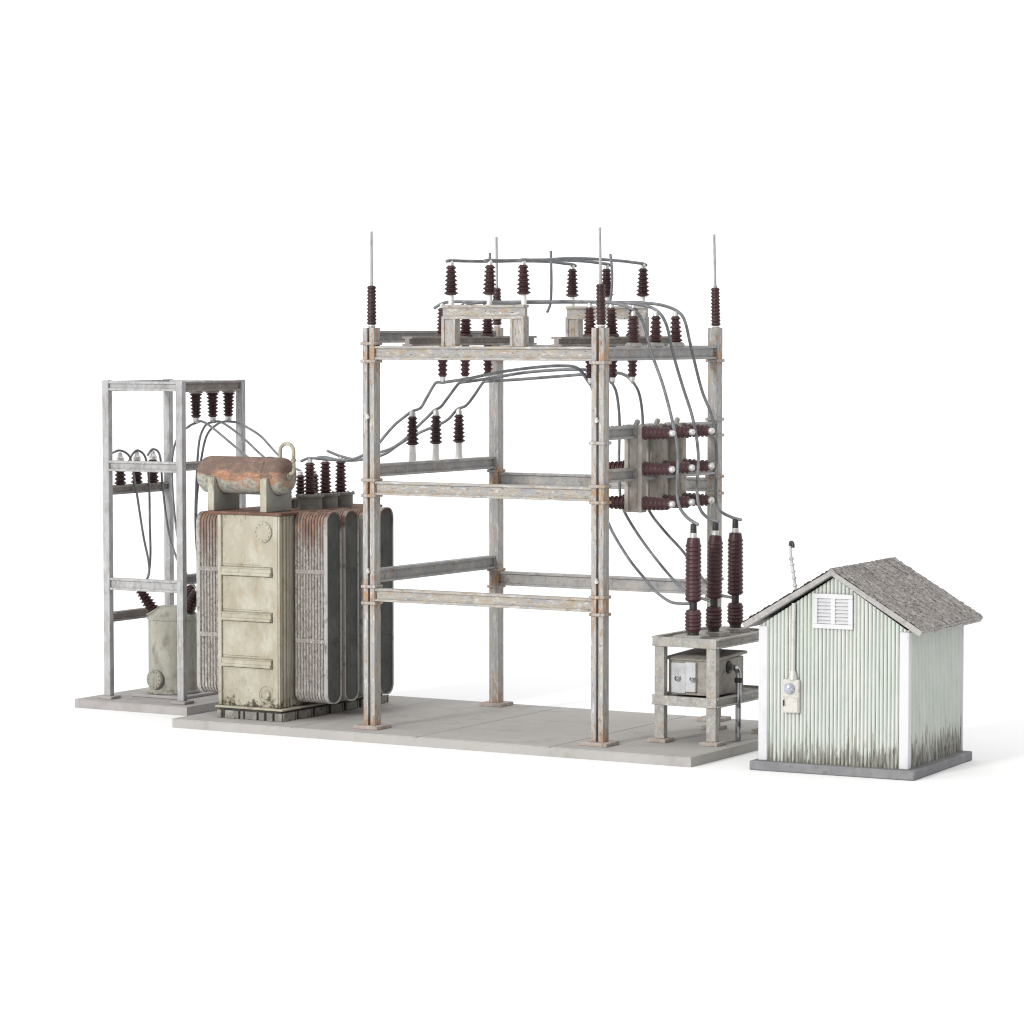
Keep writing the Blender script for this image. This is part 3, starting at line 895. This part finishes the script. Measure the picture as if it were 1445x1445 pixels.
# conservator drum with its saddles
dxa, dxb, dcy, dcz, dr = -4.44, -2.39, 0.60, 4.79, 0.375
prof = [(0.02, 0.0), (dr * 0.55, 0.006), (dr * 0.80, 0.03), (dr * 0.94, 0.09), (dr, 0.19)]
L = dxb - dxa
prof2 = prof + [(dr, L - 0.50), (dr + 0.012, L - 0.49), (dr + 0.012, L - 0.42), (dr, L - 0.41)] + [(dr, L - 0.18), (dr * 0.94, L - 0.085), (dr * 0.82, L - 0.03), (dr * 0.55, L - 0.006), (0.02, L)]
mb = MB().lathe(prof2, (dxa, dcy, dcz), (1, 0, 0), 40)
mb.box(dxa + 0.24, dxb - 0.16, dcy - dr - 0.012, dcy + dr + 0.012, dcz - 0.012, dcz + 0.012)
drum = tpart(mb, 'conservator_drum', DRUM)
tpart(MB().lathe([(dr * 0.22, -0.02), (dr * 0.22, 0.02), (dr * 0.15, 0.03), (0.02, 0.035)], (dxb, dcy, dcz), (1, 0, 0), 28), 'end_plug', DRUM, 0, drum)
pp = [(-2.60, dcy, dcz + 0.34), (-2.60, dcy, dcz + 0.46)]
for k in range(0, 9):
    a = PI - PI * k / 8
    pp.append((-2.44 + 0.16 * math.cos(a), dcy, dcz + 0.50 + 0.15 * math.sin(a)))
pp += [(-2.28, dcy, dcz + 0.36), (-2.28, dcy, dcz + 0.12), (-2.34, dcy, dcz + 0.06), (-2.40, dcy, dcz + 0.05)]
tpart(MB().tube(smooth_path(pp, 3), 0.036, 12), 'breather_pipe', CREAM, 0, drum)
tpart(MB().lathe([(0.052, 0), (0.052, 0.05)], (-2.28, dcy, dcz + 0.30), (0, 0, 1), 12), 'pipe_nut', CREAM, 0, drum)
for x in (-4.0, -2.74):
    ya, yb = 0.17, 1.03
    prof = [(ya, 4.096), (yb, 4.096), (yb, dcz - 0.02)]
    R = dr + 0.006
    aa = math.asin(0.02 / R)
    for k in range(0, 25):
        a = -aa - (PI - 2 * aa) * k / 24
        prof.append((dcy + R * math.cos(a), dcz + R * math.sin(a)))
    prof.append((ya, dcz - 0.02))
    sd = tpart(MB().prism(prof, 'x', x, x + 0.12), 'saddle', SADDLE, 0.01)
    tpart(MB().box(x - 0.02, x + 0.13, ya - 0.045, ya - 0.001, 4.096, dcz - 0.04), 'saddle_edge', CREAM, 0.012, sd)
# turrets and bushings
HV = (1.65, 2.21, 2.77)
for y in HV:
    mb = MB().lathe([(0.245, 0), (0.245, 0.24), (0.285, 0.245), (0.285, 0.285), (0.22, 0.295), (0.1, 0.30)], (-2.60, y, 4.094), (0, 0, 1), 28)
    for k in range(10):
        a = 2 * PI * (k + .5) / 10
        mb.lathe([(0.018, 0), (0.018, 0.03)], (-2.60 + 0.262 * math.cos(a), y + 0.262 * math.sin(a), 4.37), (0, 0, 1), 6)
    tu = tpart(mb, 'turret', TURRET)
    bu = tpart(MB().lathe([(0.13, 0)] + sheds(0.128, 0.105, 0.03, 0.64, 8), (-2.60, y, 4.385), (0, 0, 1), 24), 'bushing', PORCELAIN_RED)
    tpart(MB().lathe([(0.05, 0), (0.05, 0.07), (0.025, 0.09)], (-2.60, y, 5.02), (0, 0, 1), 12), 'cap', SILVER, 0, bu)
for y in (1.35, 1.85, 2.35, 2.85):
    mb = MB().lathe([(0.17, 0), (0.17, 0.14), (0.2, 0.145), (0.2, 0.175), (0.1, 0.185)], (-3.30, y, 4.094), (0, 0, 1), 20)
    tpart(mb, 'turret', TURRET)
    bu = tpart(MB().lathe([(0.11, 0)] + sheds(0.112, 0.092, 0.02, 0.46, 6), (-3.30, y, 4.27), (0, 0, 1), 22), 'bushing', PORCELAIN_RED)
    tpart(MB().lathe([(0.05, 0), (0.05, 0.07), (0.025, 0.09)], (-3.30, y, 4.725), (0, 0, 1), 12), 'cap', SILVER, 0, bu)

# ------------------------------------------------------------------ narrow tower at the left
WX, WY = -6.66, 2.6
tw = thing('steel_tower', 'narrow pale grey four-post steel tower on the small slab at the left', 'tower', (WX, WY, 0))


def wpart(mb, name, m, bevel=0.008, parent=None):
    return mb.build(name, m, parent or tw, (WX, WY, 0), bevel)


wx0, wx1, wx2, wx3 = -7.68, -7.52, -5.80, -5.64
wy0, wy1, wy2, wy3 = 1.5, 1.64, 3.62, 3.76
WH = 6.63
for x0, x1, y0, y1, h0 in ((wx0, wx1, wy0, wy1, 0.06), (wx2, wx3, wy0, wy1, 0.06), (wx0, wx1, wy2, wy3, 0.06), (wx2, wx3, wy2, wy3, 0.06)):
    p = wpart(MB().box(x0, x1, y0, y1, h0, WH), 'post', STEEL_PALE, 0.01)
    wpart(MB().box(x0 - 0.1, x1 + 0.1, y0 - 0.1, y1 + 0.1, 0.0, 0.06), 'base_plate', CONCRETE_TOWER, 0.012, p)
for z0, z1 in ((6.42, 6.615), (4.75, 4.97), (2.28, 2.53)):
    wpart(ibeam('x', wx1 + 0.001, wx2 - 0.001, wy0 + 0.005, wy1 - 0.01, z0, z1, ft=0.05, rec=0.05), 'beam', STEEL_PALE)
wpart(ibeam('x', wx1 + 0.001, wx2 - 0.001, wy2 + 0.005, wy3 - 0.01, 6.42, 6.615, ft=0.05, rec=0.05), 'beam', STEEL_PALE)
for z0, z1 in ((6.40, 6.615), (4.79, 4.97), (2.45, 2.65)):
    wpart(ibeam('y', wy1 + 0.001, wy2 - 0.001, wx2 + 0.01, wx3 - 0.005, z0, z1, ft=0.045, rec=0.05), 'beam', STEEL_BROWN if z0 > 6 else STEEL_DULL)
for z0, z1 in ((6.40, 6.615), (4.25, 4.44), (1.60, 1.80)):
    wpart(ibeam('y', wy1 + 0.001, wy2 - 0.001, wx0 + 0.01, wx1 - 0.005, z0, z1, ft=0.045, rec=0.05), 'beam', STEEL_BROWN if z0 < 6 else STEEL_DULL)

hi_ = thing('hanging_insulator', None, 'insulator', (0, 0, 0), 0, 'insulators hanging in the tower')
MB().lathe([(0.15, 0.0), (0.13, 0.03)], (0, 0, 0), (0, 0, -1), 18).build('flange', STEEL_BROWN, hi_)
MB().lathe(sheds(0.13, 0.105, 0.02, 0.53, 7), (0, 0, 0), (0, 0, -1), 24).build('porcelain', PORCELAIN, hi_)
MB().lathe([(0.07, 0.52), (0.07, 0.60), (0.045, 0.64), (0.02, 0.65)], (0, 0, 0), (0, 0, -1), 14).build('cap', SILVER, hi_)
for i, (y, s) in enumerate(((2.10, 'nearest the front post'), (2.68, 'middle of its three'), (3.26, 'nearest the rear post'))):
    lab = 'dark brown insulator hanging from the top beam of the tower, ' + s
    if i == 0:
        hi_.location = (-5.72, y, 6.398); hi_['label'] = lab
    else:
        copy_tree(hi_, (-5.72, y, 6.398), lab)

hk = thing('hooked_insulator', None, 'insulator', (0, 0, 0), 0, 'hooked insulators on the lower left beam of the tower')
MB().lathe(sheds(0.13, 0.10, 0.0, 0.50, 6), seg=24).build('porcelain', PORCELAIN, hk)
MB().lathe([(0.085, 0.49), (0.085, 0.56), (0.05, 0.60), (0.045, 0.66), (0.02, 0.68)], seg=14).build('cap', SILVER, hk)
for i, (y, s) in enumerate(((2.0, 'nearest the outer front post'), (2.57, 'middle of its three'), (3.14, 'nearest the rear post'))):
    lab = 'brown insulator with silver cap and hooked cable in the tower, ' + s
    if i == 0:
        hk.location = (-7.6, y, 4.441); hk['label'] = lab
    else:
        copy_tree(hk, (-7.6, y, 4.441), lab)

# regulator can
can = thing('regulator', 'grey-green cylindrical regulator with tilted bushings standing inside the narrow tower', 'regulator', (-6.80, 2.75, 0.0))
MB().box(-0.62, 0.70, -0.66, 0.66, 0.002, 0.06).build('base_plate', CONCRETE_TOWER, can, bevel=0.012)
MB().lathe([(0.53, 0.06), (0.55, 0.075), (0.55, 0.11), (0.53, 0.13), (0.53, 1.60), (0.56, 1.62), (0.56, 1.66), (0.50, 1.70), (0.42, 1.80), (0.25, 1.88), (0.02, 1.90)], seg=44).build('tank', CAN, can)
fd = Vector((-0.12, -1.0, 0)).normalized()
mb = MB().lathe([(0.10, -0.06), (0.10, 0.03)], (fd.x * 0.5, fd.y * 0.5, 0.38), fd, 20)
mb.build('pipe_neck', CAN, can)
mb = bolted_cover('x', (fd.x * 0.57, fd.y * 0.57, 0.38), fd, 0.205, CAN, None, 12)
mb.build('bolted_flange', CAN, can)
for (dx, dy) in ((-0.72, -0.45), (-0.05, 0.85), (0.85, -0.15)):
    hd = Vector((dx, dy, 0)).normalized()
    o = hd * 0.36 + Vector((0, 0, 1.68))
    d = (hd * 0.62 + Vector((0, 0, 1))).normalized()
    nb = MB().lathe([(0.16, 0.0), (0.15, 0.1), (0.17, 0.11), (0.17, 0.14)], o, d, 20).build('bushing_neck', CAN, can)
    b = MB().lathe(sheds(0.145, 0.11, 0.14, 0.66, 7), o, d, 24).build('bushing', PORCELAIN, can)
    MB().lathe([(0.05, 0.65), (0.05, 0.72), (0.02, 0.74)], o, d, 12).build('cap', SILVER, b)

# ------------------------------------------------------------------ shed
SH = thing('corrugated_shed', 'small pale green corrugated shed with grey gable roof on a dark base', 'shed', (8.17, -0.35, TABLE_Z), math.radians(3.0))
MB().box(0, 3.12, 0, 3.08, 0.0, 0.17).build('base_slab', CONCRETE_DARK, SH, bevel=0.025)
wxa, wxb, wya, wyb, wz0, eave, apex = 0.18, 2.92, 0.17, 2.96, 0.171, 2.62, 3.50
mid = (wxa + wxb) / 2


def top_z(x):
    return apex - (apex - eave) * abs(x - mid) / (wxb - mid)


mb = MB().use(MINT)
PITCH = 0.072


def corr(a0, a1, place, top):
    """vertical corrugation between a0 and a1; place(a, depth) -> (x, y)"""
    n = int(round((a1 - a0) / PITCH))
    st = (a1 - a0) / n
    prev = None
    seq = []
    for i in range(n):
        a = a0 + i * st
        seq += [(a, 0.0, 0), (a + st * 0.16, 0.022, 0), (a + st * 0.30, 0.03, 0), (a + st * 0.56, 0.03, 0), (a + st * 0.70, 0.022, 0), (a + st * 0.86, 0.0, 1)]
    seq.append((a1, 0.0, 0))
    zs = [0, 0.15, 0.35, 0.6, 0.85, 1.0]
    cols = []
    for a, d, _ in seq:
        x, y = place(a, d)
        zt = top(a)
        cols.append([mb.bm.verts.new((x, y, wz0 + (zt - wz0) * k)) for k in zs])
    for i in range(len(cols) - 1):
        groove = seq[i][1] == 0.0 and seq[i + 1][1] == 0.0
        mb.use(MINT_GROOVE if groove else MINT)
        for k in range(len(zs) - 1):
            mb.face([cols[i][k], cols[i + 1][k], cols[i + 1][k + 1], cols[i][k + 1]], False)


corr(wxa, wxb, lambda a, d: (a, wya - d), top_z)
corr(wya, wyb, lambda a, d: (wxb + d, a), lambda a: eave)
corr(wxa, wxb, lambda a, d: (a, wyb + d), top_z)
corr(wya, wyb, lambda a, d: (wxa - d, a), lambda a: eave)
wall = mb.build('wall', None, SH)
for x0, x1, y0, y1 in ((wxa - 0.06, wxa + 0.12, wya - 0.055, wya + 0.07), (wxb - 0.13, wxb + 0.055, wya - 0.055, wya + 0.085),
                       (wxb - 0.05, wxb + 0.045, wyb - 0.03, wyb + 0.05), (wxa - 0.045, wxa + 0.05, wyb - 0.03, wyb + 0.05)):
    MB().box(x0, x1, y0, y1, wz0, eave - 0.03).build('corner_trim', TRIM, SH, bevel=0.02)
# roof: two thick slopes with rows of shingles
rx0, rx1, rz, ry0, ry1 = -0.14, 3.26, 3.66, -0.02, 3.20
rmid = 1.555
th = 0.105
slope = math.atan2(rz - 2.655, rmid - rx0)
mb = MB()
for s in (-1, 1):
    half = rmid - rx0 if s < 0 else rx1 - rmid
    Ls = half / math.cos(slope)
    ux, uz = s * math.cos(slope), -math.sin(slope)
    nx, nz = s * math.sin(slope), math.cos(slope)

    def RP(u, v, h):
        return (rmid + ux * u + nx * h, v, rz - 0.02 + uz * u + nz * h)
    # slab
    mb.use(ROOF_EDGE)
    q = [RP(0, 0, 0)[0::2], RP(Ls, 0, 0)[0::2], RP(Ls, 0, -th)[0::2], (rmid, RP(0, 0, -th)[2] - 0.0)]
    q[0] = (rmid, rz - 0.02)
    mb.prism(q, 'y', ry0, ry1)
    # shingle surface: displaced grid just above
    mb.use(ROOF)
    nu, nv = 60, 70
    rnd = random.Random(3 + s)
    col_off = [rnd.uniform(-0.010, 0.010) for _ in range(nv + 1)]
    grid = []
    for i in range(nu + 1):
        row = []
        for j in range(nv + 1):
            u = Ls * i / nu * 1.006
            v = ry0 + 0.015 + (ry1 - ry0 - 0.03) * j / nv
            h = 0.016 + rnd.uniform(-0.012, 0.014) + col_off[j] + (0.008 if (i + 2 * (j % 3)) % 6 == 0 else 0)
            if i == nu: h = -0.035 + rnd.uniform(-0.03, 0.02)
            row.append(mb.bm.verts.new(RP(u, v, h)))
        grid.append(row)
    for i in range(nu):
        for j in range(nv):
            mb.face([grid[i][j], grid[i + 1][j], grid[i + 1][j + 1], grid[i][j + 1]], False)
roof = mb.build('roof', None, SH, sharp=False)
mb = MB()
rnd = random.Random(5)
for k in range(44):
    v = ry0 + 0.01 + (ry1 - ry0 - 0.02) * k / 44
    wv = (ry1 - ry0) / 44 * 0.86
    h = rnd.uniform(0.0, 0.012)
    mb.prism([(rmid - 0.10, rz - 0.075), (rmid - 0.005, rz + 0.005 + h), (rmid + 0.005, rz + 0.005 + h), (rmid + 0.10, rz - 0.075), (rmid, rz - 0.03)], 'y', v, v + wv)
mb.build('ridge_cap', ROOF, roof, (0, 0, 0))
# louvred vent
vent = MB()
vx0, vx1, vz0, vz1, vy = 1.175, 1.925, 2.59, 3.21, wya - 0.03
fw = 0.085
vent.box(vx0, vx1, vy - 0.055, vy, vz0, vz0 + fw); vent.box(vx0, vx1, vy - 0.055, vy, vz1 - fw, vz1)
vent.box(vx0, vx0 + fw, vy - 0.054, vy, vz0 + fw, vz1 - fw); vent.box(vx1 - fw, vx1, vy - 0.054, vy, vz0 + fw, vz1 - fw)
vent.box((vx0 + vx1) / 2 - 0.045, (vx0 + vx1) / 2 + 0.045, vy - 0.05, vy, vz0 + fw, vz1 - fw)
vf = vent.build('vent_frame', TRIM, SH, bevel=0.01)
for a, b in ((vx0 + fw + 0.002, (vx0 + vx1) / 2 - 0.047), ((vx0 + vx1) / 2 + 0.047, vx1 - fw - 0.002)):
    mb = MB()
    mb.box(a, b, vy - 0.004, vy + 0.0, vz0 + fw, vz1 - fw)
    n = 7
    for k in range(n):
        z = vz0 + fw + (vz1 - vz0 - 2 * fw) * (k + 0.1) / n
        h = (vz1 - vz0 - 2 * fw) / n
        mb.prism([(vy - 0.004, z + h * 0.75), (vy - 0.038, z + 0.0), (vy - 0.042, z + h * 0.18), (vy - 0.004, z + h * 0.93)], 'x', a, b)
    mb.build('louvre', TRIM, vf)
# meter box, conduit, mast
my = wya - 0.03
mbx = MB().box(0.625, 0.93, my - 0.10, my, 1.06, 1.66).build('meter_box', METER, SH, bevel=0.02)
MB().box(0.645, 0.915, my - 0.112, my - 0.099, 1.08, 1.345).build('meter_cover', METER, mbx, bevel=0.008)
MB().lathe([(0.10, 0.0), (0.10, 0.035), (0.085, 0.05), (0.08, 0.085), (0.06, 0.1), (0.01, 0.105)], (0.76, my - 0.10, 1.50), (0, -1, 0), 24).build('meter_dial', GLASS_DIAL, mbx)
MB().tube([(0.655, my - 0.112, 1.19), (0.655, my - 0.135, 1.21), (0.655, my - 0.135, 1.27), (0.655, my - 0.112, 1.29)], 0.012, 8).build('latch', BLACKMETAL, mbx)
mb = MB().tube([(0.80, my - 0.05, 1.655), (0.80, my - 0.05, 1.9), (0.805, my - 0.05, 2.5), (0.81, my - 0.05, 3.02)], 0.038, 12)
mb.lathe([(0.05, 0), (0.085, -0.0), (0.06, 0.12), (0.045, 0.16)], (0.80, my - 0.05, 1.66), (0, 0, 1), 14)
mb.build('conduit', CONDUIT, SH)
mb = MB().tube([(0.80, 0.20, 3.12), (0.79, 0.20, 3.30), (0.755, 0.20, 3.52), (0.715, 0.20, 3.78), (0.695, 0.20, 3.93), (0.69, 0.20, 4.05)], 0.026, 10)
for z, x in ((3.33, 0.785), (3.46, 0.765), (3.58, 0.747), (3.70, 0.728), (3.80, 0.713)):
    mb.lathe([(0.03, -0.025), (0.044, -0.01), (0.044, 0.01), (0.03, 0.025)], (x, 0.20, z), (-0.12, 0, 1), 10)
mast = mb.build('service_mast', CONDUIT, SH)
MB().tube(smooth_path([(0.69, 0.20, 4.03), (0.70, 0.20, 4.09), (0.74, 0.19, 4.08), (0.755, 0.18, 4.00)], 4), 0.03, 10).build('weather_head', BLACKMETAL, mast)

# ------------------------------------------------------------------ cables


def cable(pts, label, r=0.028, group=None, name='cable'):
    p = smooth_path(pts, 8)
    o = MB().tube(p, r, 10).build(name, WIRE)
    return tag(o, label, 'cable', group)


g = 'upper cables between the two stands'
for i, nm in enumerate(('left', 'middle', 'right')):
    a = (P1X[i], 0.1, 8.985); b = (P2X[i], 4.56, 8.985)
    m = lambda f, dz, dx=0: (a[0] + (b[0] - a[0]) * f + dx, a[1] + (b[1] - a[1]) * f, a[2] + dz)
    pts = [(a[0] - 0.05, a[1] - 0.1, a[2] - 0.015), a, m(0.12, 0.0), m(0.35, 0.012 + 0.02 * i), m(0.55, 0.035 + 0.012 * i), m(0.8, 0.04), m(0.93, 0.015), b, (b[0] + 0.03, b[1] + 0.1, b[2] - 0.03)]
    cable(pts, 'grey cable between the stands, from the %s insulator of the front stand' % nm, 0.03, g)
g = 'long bus cables over the gantry top and down to the tall bushings'
cable([(0.55, 1.29, 8.10), (0.73, 1.29, 8.185), (0.99, 1.29, 8.22), (1.94, 1.29, 8.21), (3.04, 1.29, 8.215), (4.04, 1.29, 8.205), (4.57, 1.29, 8.17), (4.93, 1.29, 8.05), (5.12, 1.29, 7.84), (5.32, 1.29, 7.23), (5.56, 1.29, 6.63), (5.76, 1.31, 5.91), (5.84, 1.34, 5.38), (5.83, 1.33, 4.72), (5.90, 1.30, 4.40), (6.07, 1.29, 4.20), (6.30, 1.29, 4.07)],
      'grey cable running over the gantry top and down to the nearest tall bushing', 0.03, g)
cable([(0.65, 2.15, 8.15), (0.75, 2.15, 8.18), (1.29, 2.15, 8.215), (2.56, 2.15, 8.215), (4.00, 2.15, 8.205), (4.65, 2.14, 8.15), (4.98, 2.13, 8.04), (5.18, 2.13, 7.78), (5.33, 2.13, 7.22), (5.53, 2.13, 6.62), (5.74, 2.14, 6.02), (5.85, 2.16, 5.36), (5.83, 2.15, 4.69), (5.90, 2.13, 4.33), (6.09, 2.13, 4.14), (6.30, 2.13, 4.08)],
      'grey cable running over the gantry top and down to the middle tall bushing', 0.03, g)
cable([(0.66, 3.0, 8.17), (0.78, 3.0, 8.185), (2.07, 3.0, 8.215), (3.81, 3.0, 8.21), (4.27, 3.0, 8.195), (4.65, 2.98, 8.15), (4.96, 2.97, 8.045), (5.13, 2.98, 7.86), (5.27, 2.98, 7.35), (5.50, 2.98, 6.54), (5.73, 2.98, 6.00), (5.82, 2.99, 5.33), (5.80, 3.0, 4.51), (5.87, 3.02, 4.25), (6.11, 3.04, 4.12), (6.32, 3.05, 4.07)],
      'grey cable over the gantry top and down to the tall bushing beside the shed', 0.03, g)
g = 'drop cables from the hanging bushings to the necks of the tall bushings'
cable([(4.0, 1.29, 6.68), (4.09, 1.28, 6.42), (4.17, 1.28, 5.62), (4.26, 1.28, 4.69), (4.40, 1.28, 4.06), (4.81, 1.28, 3.43), (5.19, 1.28, 3.02), (5.41, 1.28, 2.80), (5.71, 1.28, 2.62), (5.95, 1.285, 2.59), (6.14, 1.29, 2.60)],
      'grey drop cable sagging to the neck of the tall bushing nearest the camera', 0.027, g)
cable([(4.0, 2.15, 6.68), (4.10, 2.14, 6.50), (4.16, 2.13, 6.2), (4.18, 2.13, 5.86), (4.17, 2.13, 5.19), (4.20, 2.13, 4.51), (4.31, 2.13, 4.18), (4.73, 2.13, 3.61), (5.27, 2.13, 3.03), (5.65, 2.13, 2.72), (6.14, 2.13, 2.58)],
      'grey drop cable slanting to the neck of the middle tall bushing', 0.027, g)
cable([(4.0, 3.0, 6.68), (4.12, 3.00, 6.50), (4.19, 3.00, 6.22), (4.22, 3.00, 5.84), (4.22, 3.00, 5.16), (4.26, 3.00, 4.47), (4.40, 3.00, 4.14), (4.73, 3.00, 3.78), (5.12, 3.00, 3.41), (5.50, 3.01, 2.94), (5.84, 3.03, 2.65), (6.14, 3.05, 2.58)],
      'grey drop cable slanting to the neck of the tall bushing beside the shed', 0.027, g)
g = 'cables between the hanging bushings under the gantry top'
for y, mid_pts, nm in ((1.29, [(1.32, 6.74), (1.95, 6.86), (2.74, 6.96), (3.36, 7.00), (3.74, 6.95)], 'front'),
                       (2.15, [(1.27, 6.73), (2.07, 6.85), (2.86, 6.91), (3.49, 6.91), (3.85, 6.83)], 'middle'),
                       (3.0, [(1.42, 6.70), (2.22, 6.76), (3.01, 6.82), (3.60, 6.85), (3.86, 6.79)], 'rear')):
    cable([(0.74, y, 6.66)] + [(x, y, z) for x, z in mid_pts] + [(4.0, y, 6.66)], 'grey cable under the gantry top linking the %s pair of hanging bushings' % nm, 0.03, g)
g = 'cables from the gantry down to the transformer'
cable([(0.74, 1.29, 6.66), (0.60, 1.30, 6.66), (0.51, 1.32, 6.59), (0.33, 1.35, 6.35), (0.17, 1.39, 6.16), (-0.03, 1.41, 6.09), (-0.22, 1.40, 5.97), (-0.42, 1.38, 5.82), (-0.63, 1.38, 5.62), (-0.85, 1.4, 5.41), (-1.2, 1.45, 5.21), (-1.62, 1.53, 5.10), (-2.2, 1.61, 5.10), (-2.60, 1.65, 5.115), (-2.82, 1.66, 5.05)],
      'grey cable from the hanging bushings to the front high bushing of the transformer', 0.028, g)
cable([(0.74, 2.15, 6.66), (0.60, 2.17, 6.64), (0.51, 2.19, 6.58), (0.27, 2.2, 6.31), (0.12, 2.22, 6.16), (-0.03, 2.23, 6.09), (-0.18, 2.22, 5.96), (-0.38, 2.21, 5.79), (-0.66, 2.2, 5.54), (-1.0, 2.2, 5.33), (-1.42, 2.2, 5.20), (-1.75, 2.20, 5.08), (-2.24, 2.20, 5.06), (-2.60, 2.21, 5.115), (-2.80, 2.21, 5.10)],
      'grey cable from the hanging bushings to the middle high bushing of the transformer', 0.028, g)
cable([(0.74, 3.0, 6.66), (0.65, 3.02, 6.65), (0.57, 3.05, 6.60), (0.38, 3.07, 6.37), (0.18, 3.09, 6.17), (-0.03, 3.10, 6.09), (-0.22, 3.08, 5.90), (-0.44, 3.06, 5.78), (-0.86, 3.03, 5.62), (-1.28, 2.98, 5.40), (-1.62, 2.92, 5.18), (-1.94, 2.86, 5.09), (-2.3, 2.80, 5.06), (-2.60, 2.77, 5.115), (-2.78, 2.76, 5.17), (-2.92, 2.76, 5.22)],
      'grey cable from the hanging bushings to the rear high bushing of the transformer', 0.028, g)
g = 'short vertical jumpers above the gantry'
cable([(1.80, 1.30, 9.15), (1.79, 1.31, 8.97), (1.78, 1.33, 8.57), (1.76, 1.31, 8.13)], 'short upright wire behind the middle insulator of the front stand', 0.026, g, 'jumper_wire')
cable([(2.66, 2.15, 9.20), (2.67, 2.14, 8.95), (2.66, 2.17, 8.57), (2.63, 2.19, 8.20), (2.57, 2.16, 8.01)], 'short bowed upright wire between the front and rear insulator stands', 0.026, g, 'jumper_wire')
cable([(3.50, 3.00, 9.14), (3.54, 2.98, 8.92), (3.54, 3.0, 8.58), (3.48, 3.03, 8.23), (3.42, 3.02, 8.04)], 'short bowed upright wire beside the rod on the column nearest the camera', 0.026, g, 'jumper_wire')
g = 'cables looping down inside the tower'
cable([(-5.72, 2.10, 5.76), (-5.76, 1.92, 5.70), (-5.95, 1.80, 5.49), (-6.1, 1.78, 5.0), (-6.15, 1.9, 4.0), (-6.2, 2.2, 3.0), (-6.27, 2.55, 2.5), (-6.26, 2.69, 2.40)], 'grey cable from the front hanging tower insulator, dropping behind the front post', 0.024, g)
cable([(-5.72, 2.68, 5.76), (-5.72, 2.53, 5.74), (-5.72, 2.38, 5.66), (-5.72, 2.20, 5.35), (-5.72, 2.10, 4.54), (-5.72, 2.06, 3.67), (-5.76, 2.20, 2.78), (-5.9, 2.5, 2.2), (-6.1, 2.66, 2.2), (-6.24, 2.69, 2.36)], 'grey cable from the middle hanging tower insulator, dropping down beside the radiator', 0.024, g)
cable([(-5.72, 3.26, 5.76), (-5.72, 3.05, 5.76), (-5.72, 2.81, 5.70), (-5.72, 2.51, 5.53), (-5.72, 2.33, 5.19), (-5.72, 2.17, 4.54), (-5.74, 2.12, 3.9), (-5.82, 2.3, 3.0), (-6.0, 2.55, 2.55), (-6.25, 2.70, 2.42)], 'grey cable from the rear hanging tower insulator, curving down beside the drum', 0.024, g)
g = 'cables from the tower over to the transformer'
cable([(-5.72, 2.10, 5.76), (-5.60, 2.15, 5.79), (-5.35, 2.17, 5.66), (-4.84, 2.15, 5.33), (-4.30, 2.0, 5.05), (-3.7, 1.60, 4.88), (-3.30, 1.35, 4.81)], 'grey cable from the front hanging insulator of the tower to behind the rusty drum', 0.024, g)
cable([(-5.72, 2.68, 5.76), (-5.50, 2.70, 5.76), (-5.02, 2.68, 5.50), (-4.40, 2.55, 5.11), (-3.80, 2.2, 4.90), (-3.30, 1.85, 4.81)], 'grey cable from the middle hanging insulator of the tower to behind the rusty drum', 0.024, g)
cable([(-5.72, 3.26, 5.76), (-5.50, 3.26, 5.74), (-5.23, 3.25, 5.64), (-4.87, 3.22, 5.46), (-4.43, 3.1, 5.15), (-3.9, 2.8, 4.92), (-3.30, 2.35, 4.81)], 'grey cable from the rear hanging insulator of the tower to behind the rusty drum', 0.024, g)
g = 'cables from the hooked insulators down to the regulator'
cable([(-7.72, 1.85, 5.10), (-7.60, 1.99, 5.16), (-7.52, 2.18, 5.06), (-7.50, 2.27, 4.85), (-7.50, 2.41, 4.34), (-7.48, 2.62, 3.36), (-7.42, 2.72, 2.80), (-7.38, 2.66, 2.50), (-7.42, 2.42, 2.28)], 'grey cable hooked over the outermost silver-capped insulator and slanting to the regulator', 0.024, g)
cable([(-7.66, 2.38, 4.92), (-7.62, 2.47, 5.08), (-7.58, 2.60, 5.14), (-7.52, 2.77, 4.98), (-7.50, 2.86, 4.47), (-7.50, 2.88, 3.57), (-7.46, 2.84, 2.9), (-7.40, 2.66, 2.46), (-7.41, 2.44, 2.28)], 'grey cable hooked over the middle silver-capped insulator and hanging to the regulator', 0.024, g)
cable([(-7.64, 3.0, 5.02), (-7.60, 3.14, 5.15), (-7.52, 3.28, 5.0), (-7.50, 3.35, 4.30), (-7.40, 3.44, 3.3), (-7.1, 3.45, 2.6), (-6.83, 3.44, 2.28)], 'grey cable hooked over the rearmost silver-capped insulator, dropping behind the front post', 0.024, g)
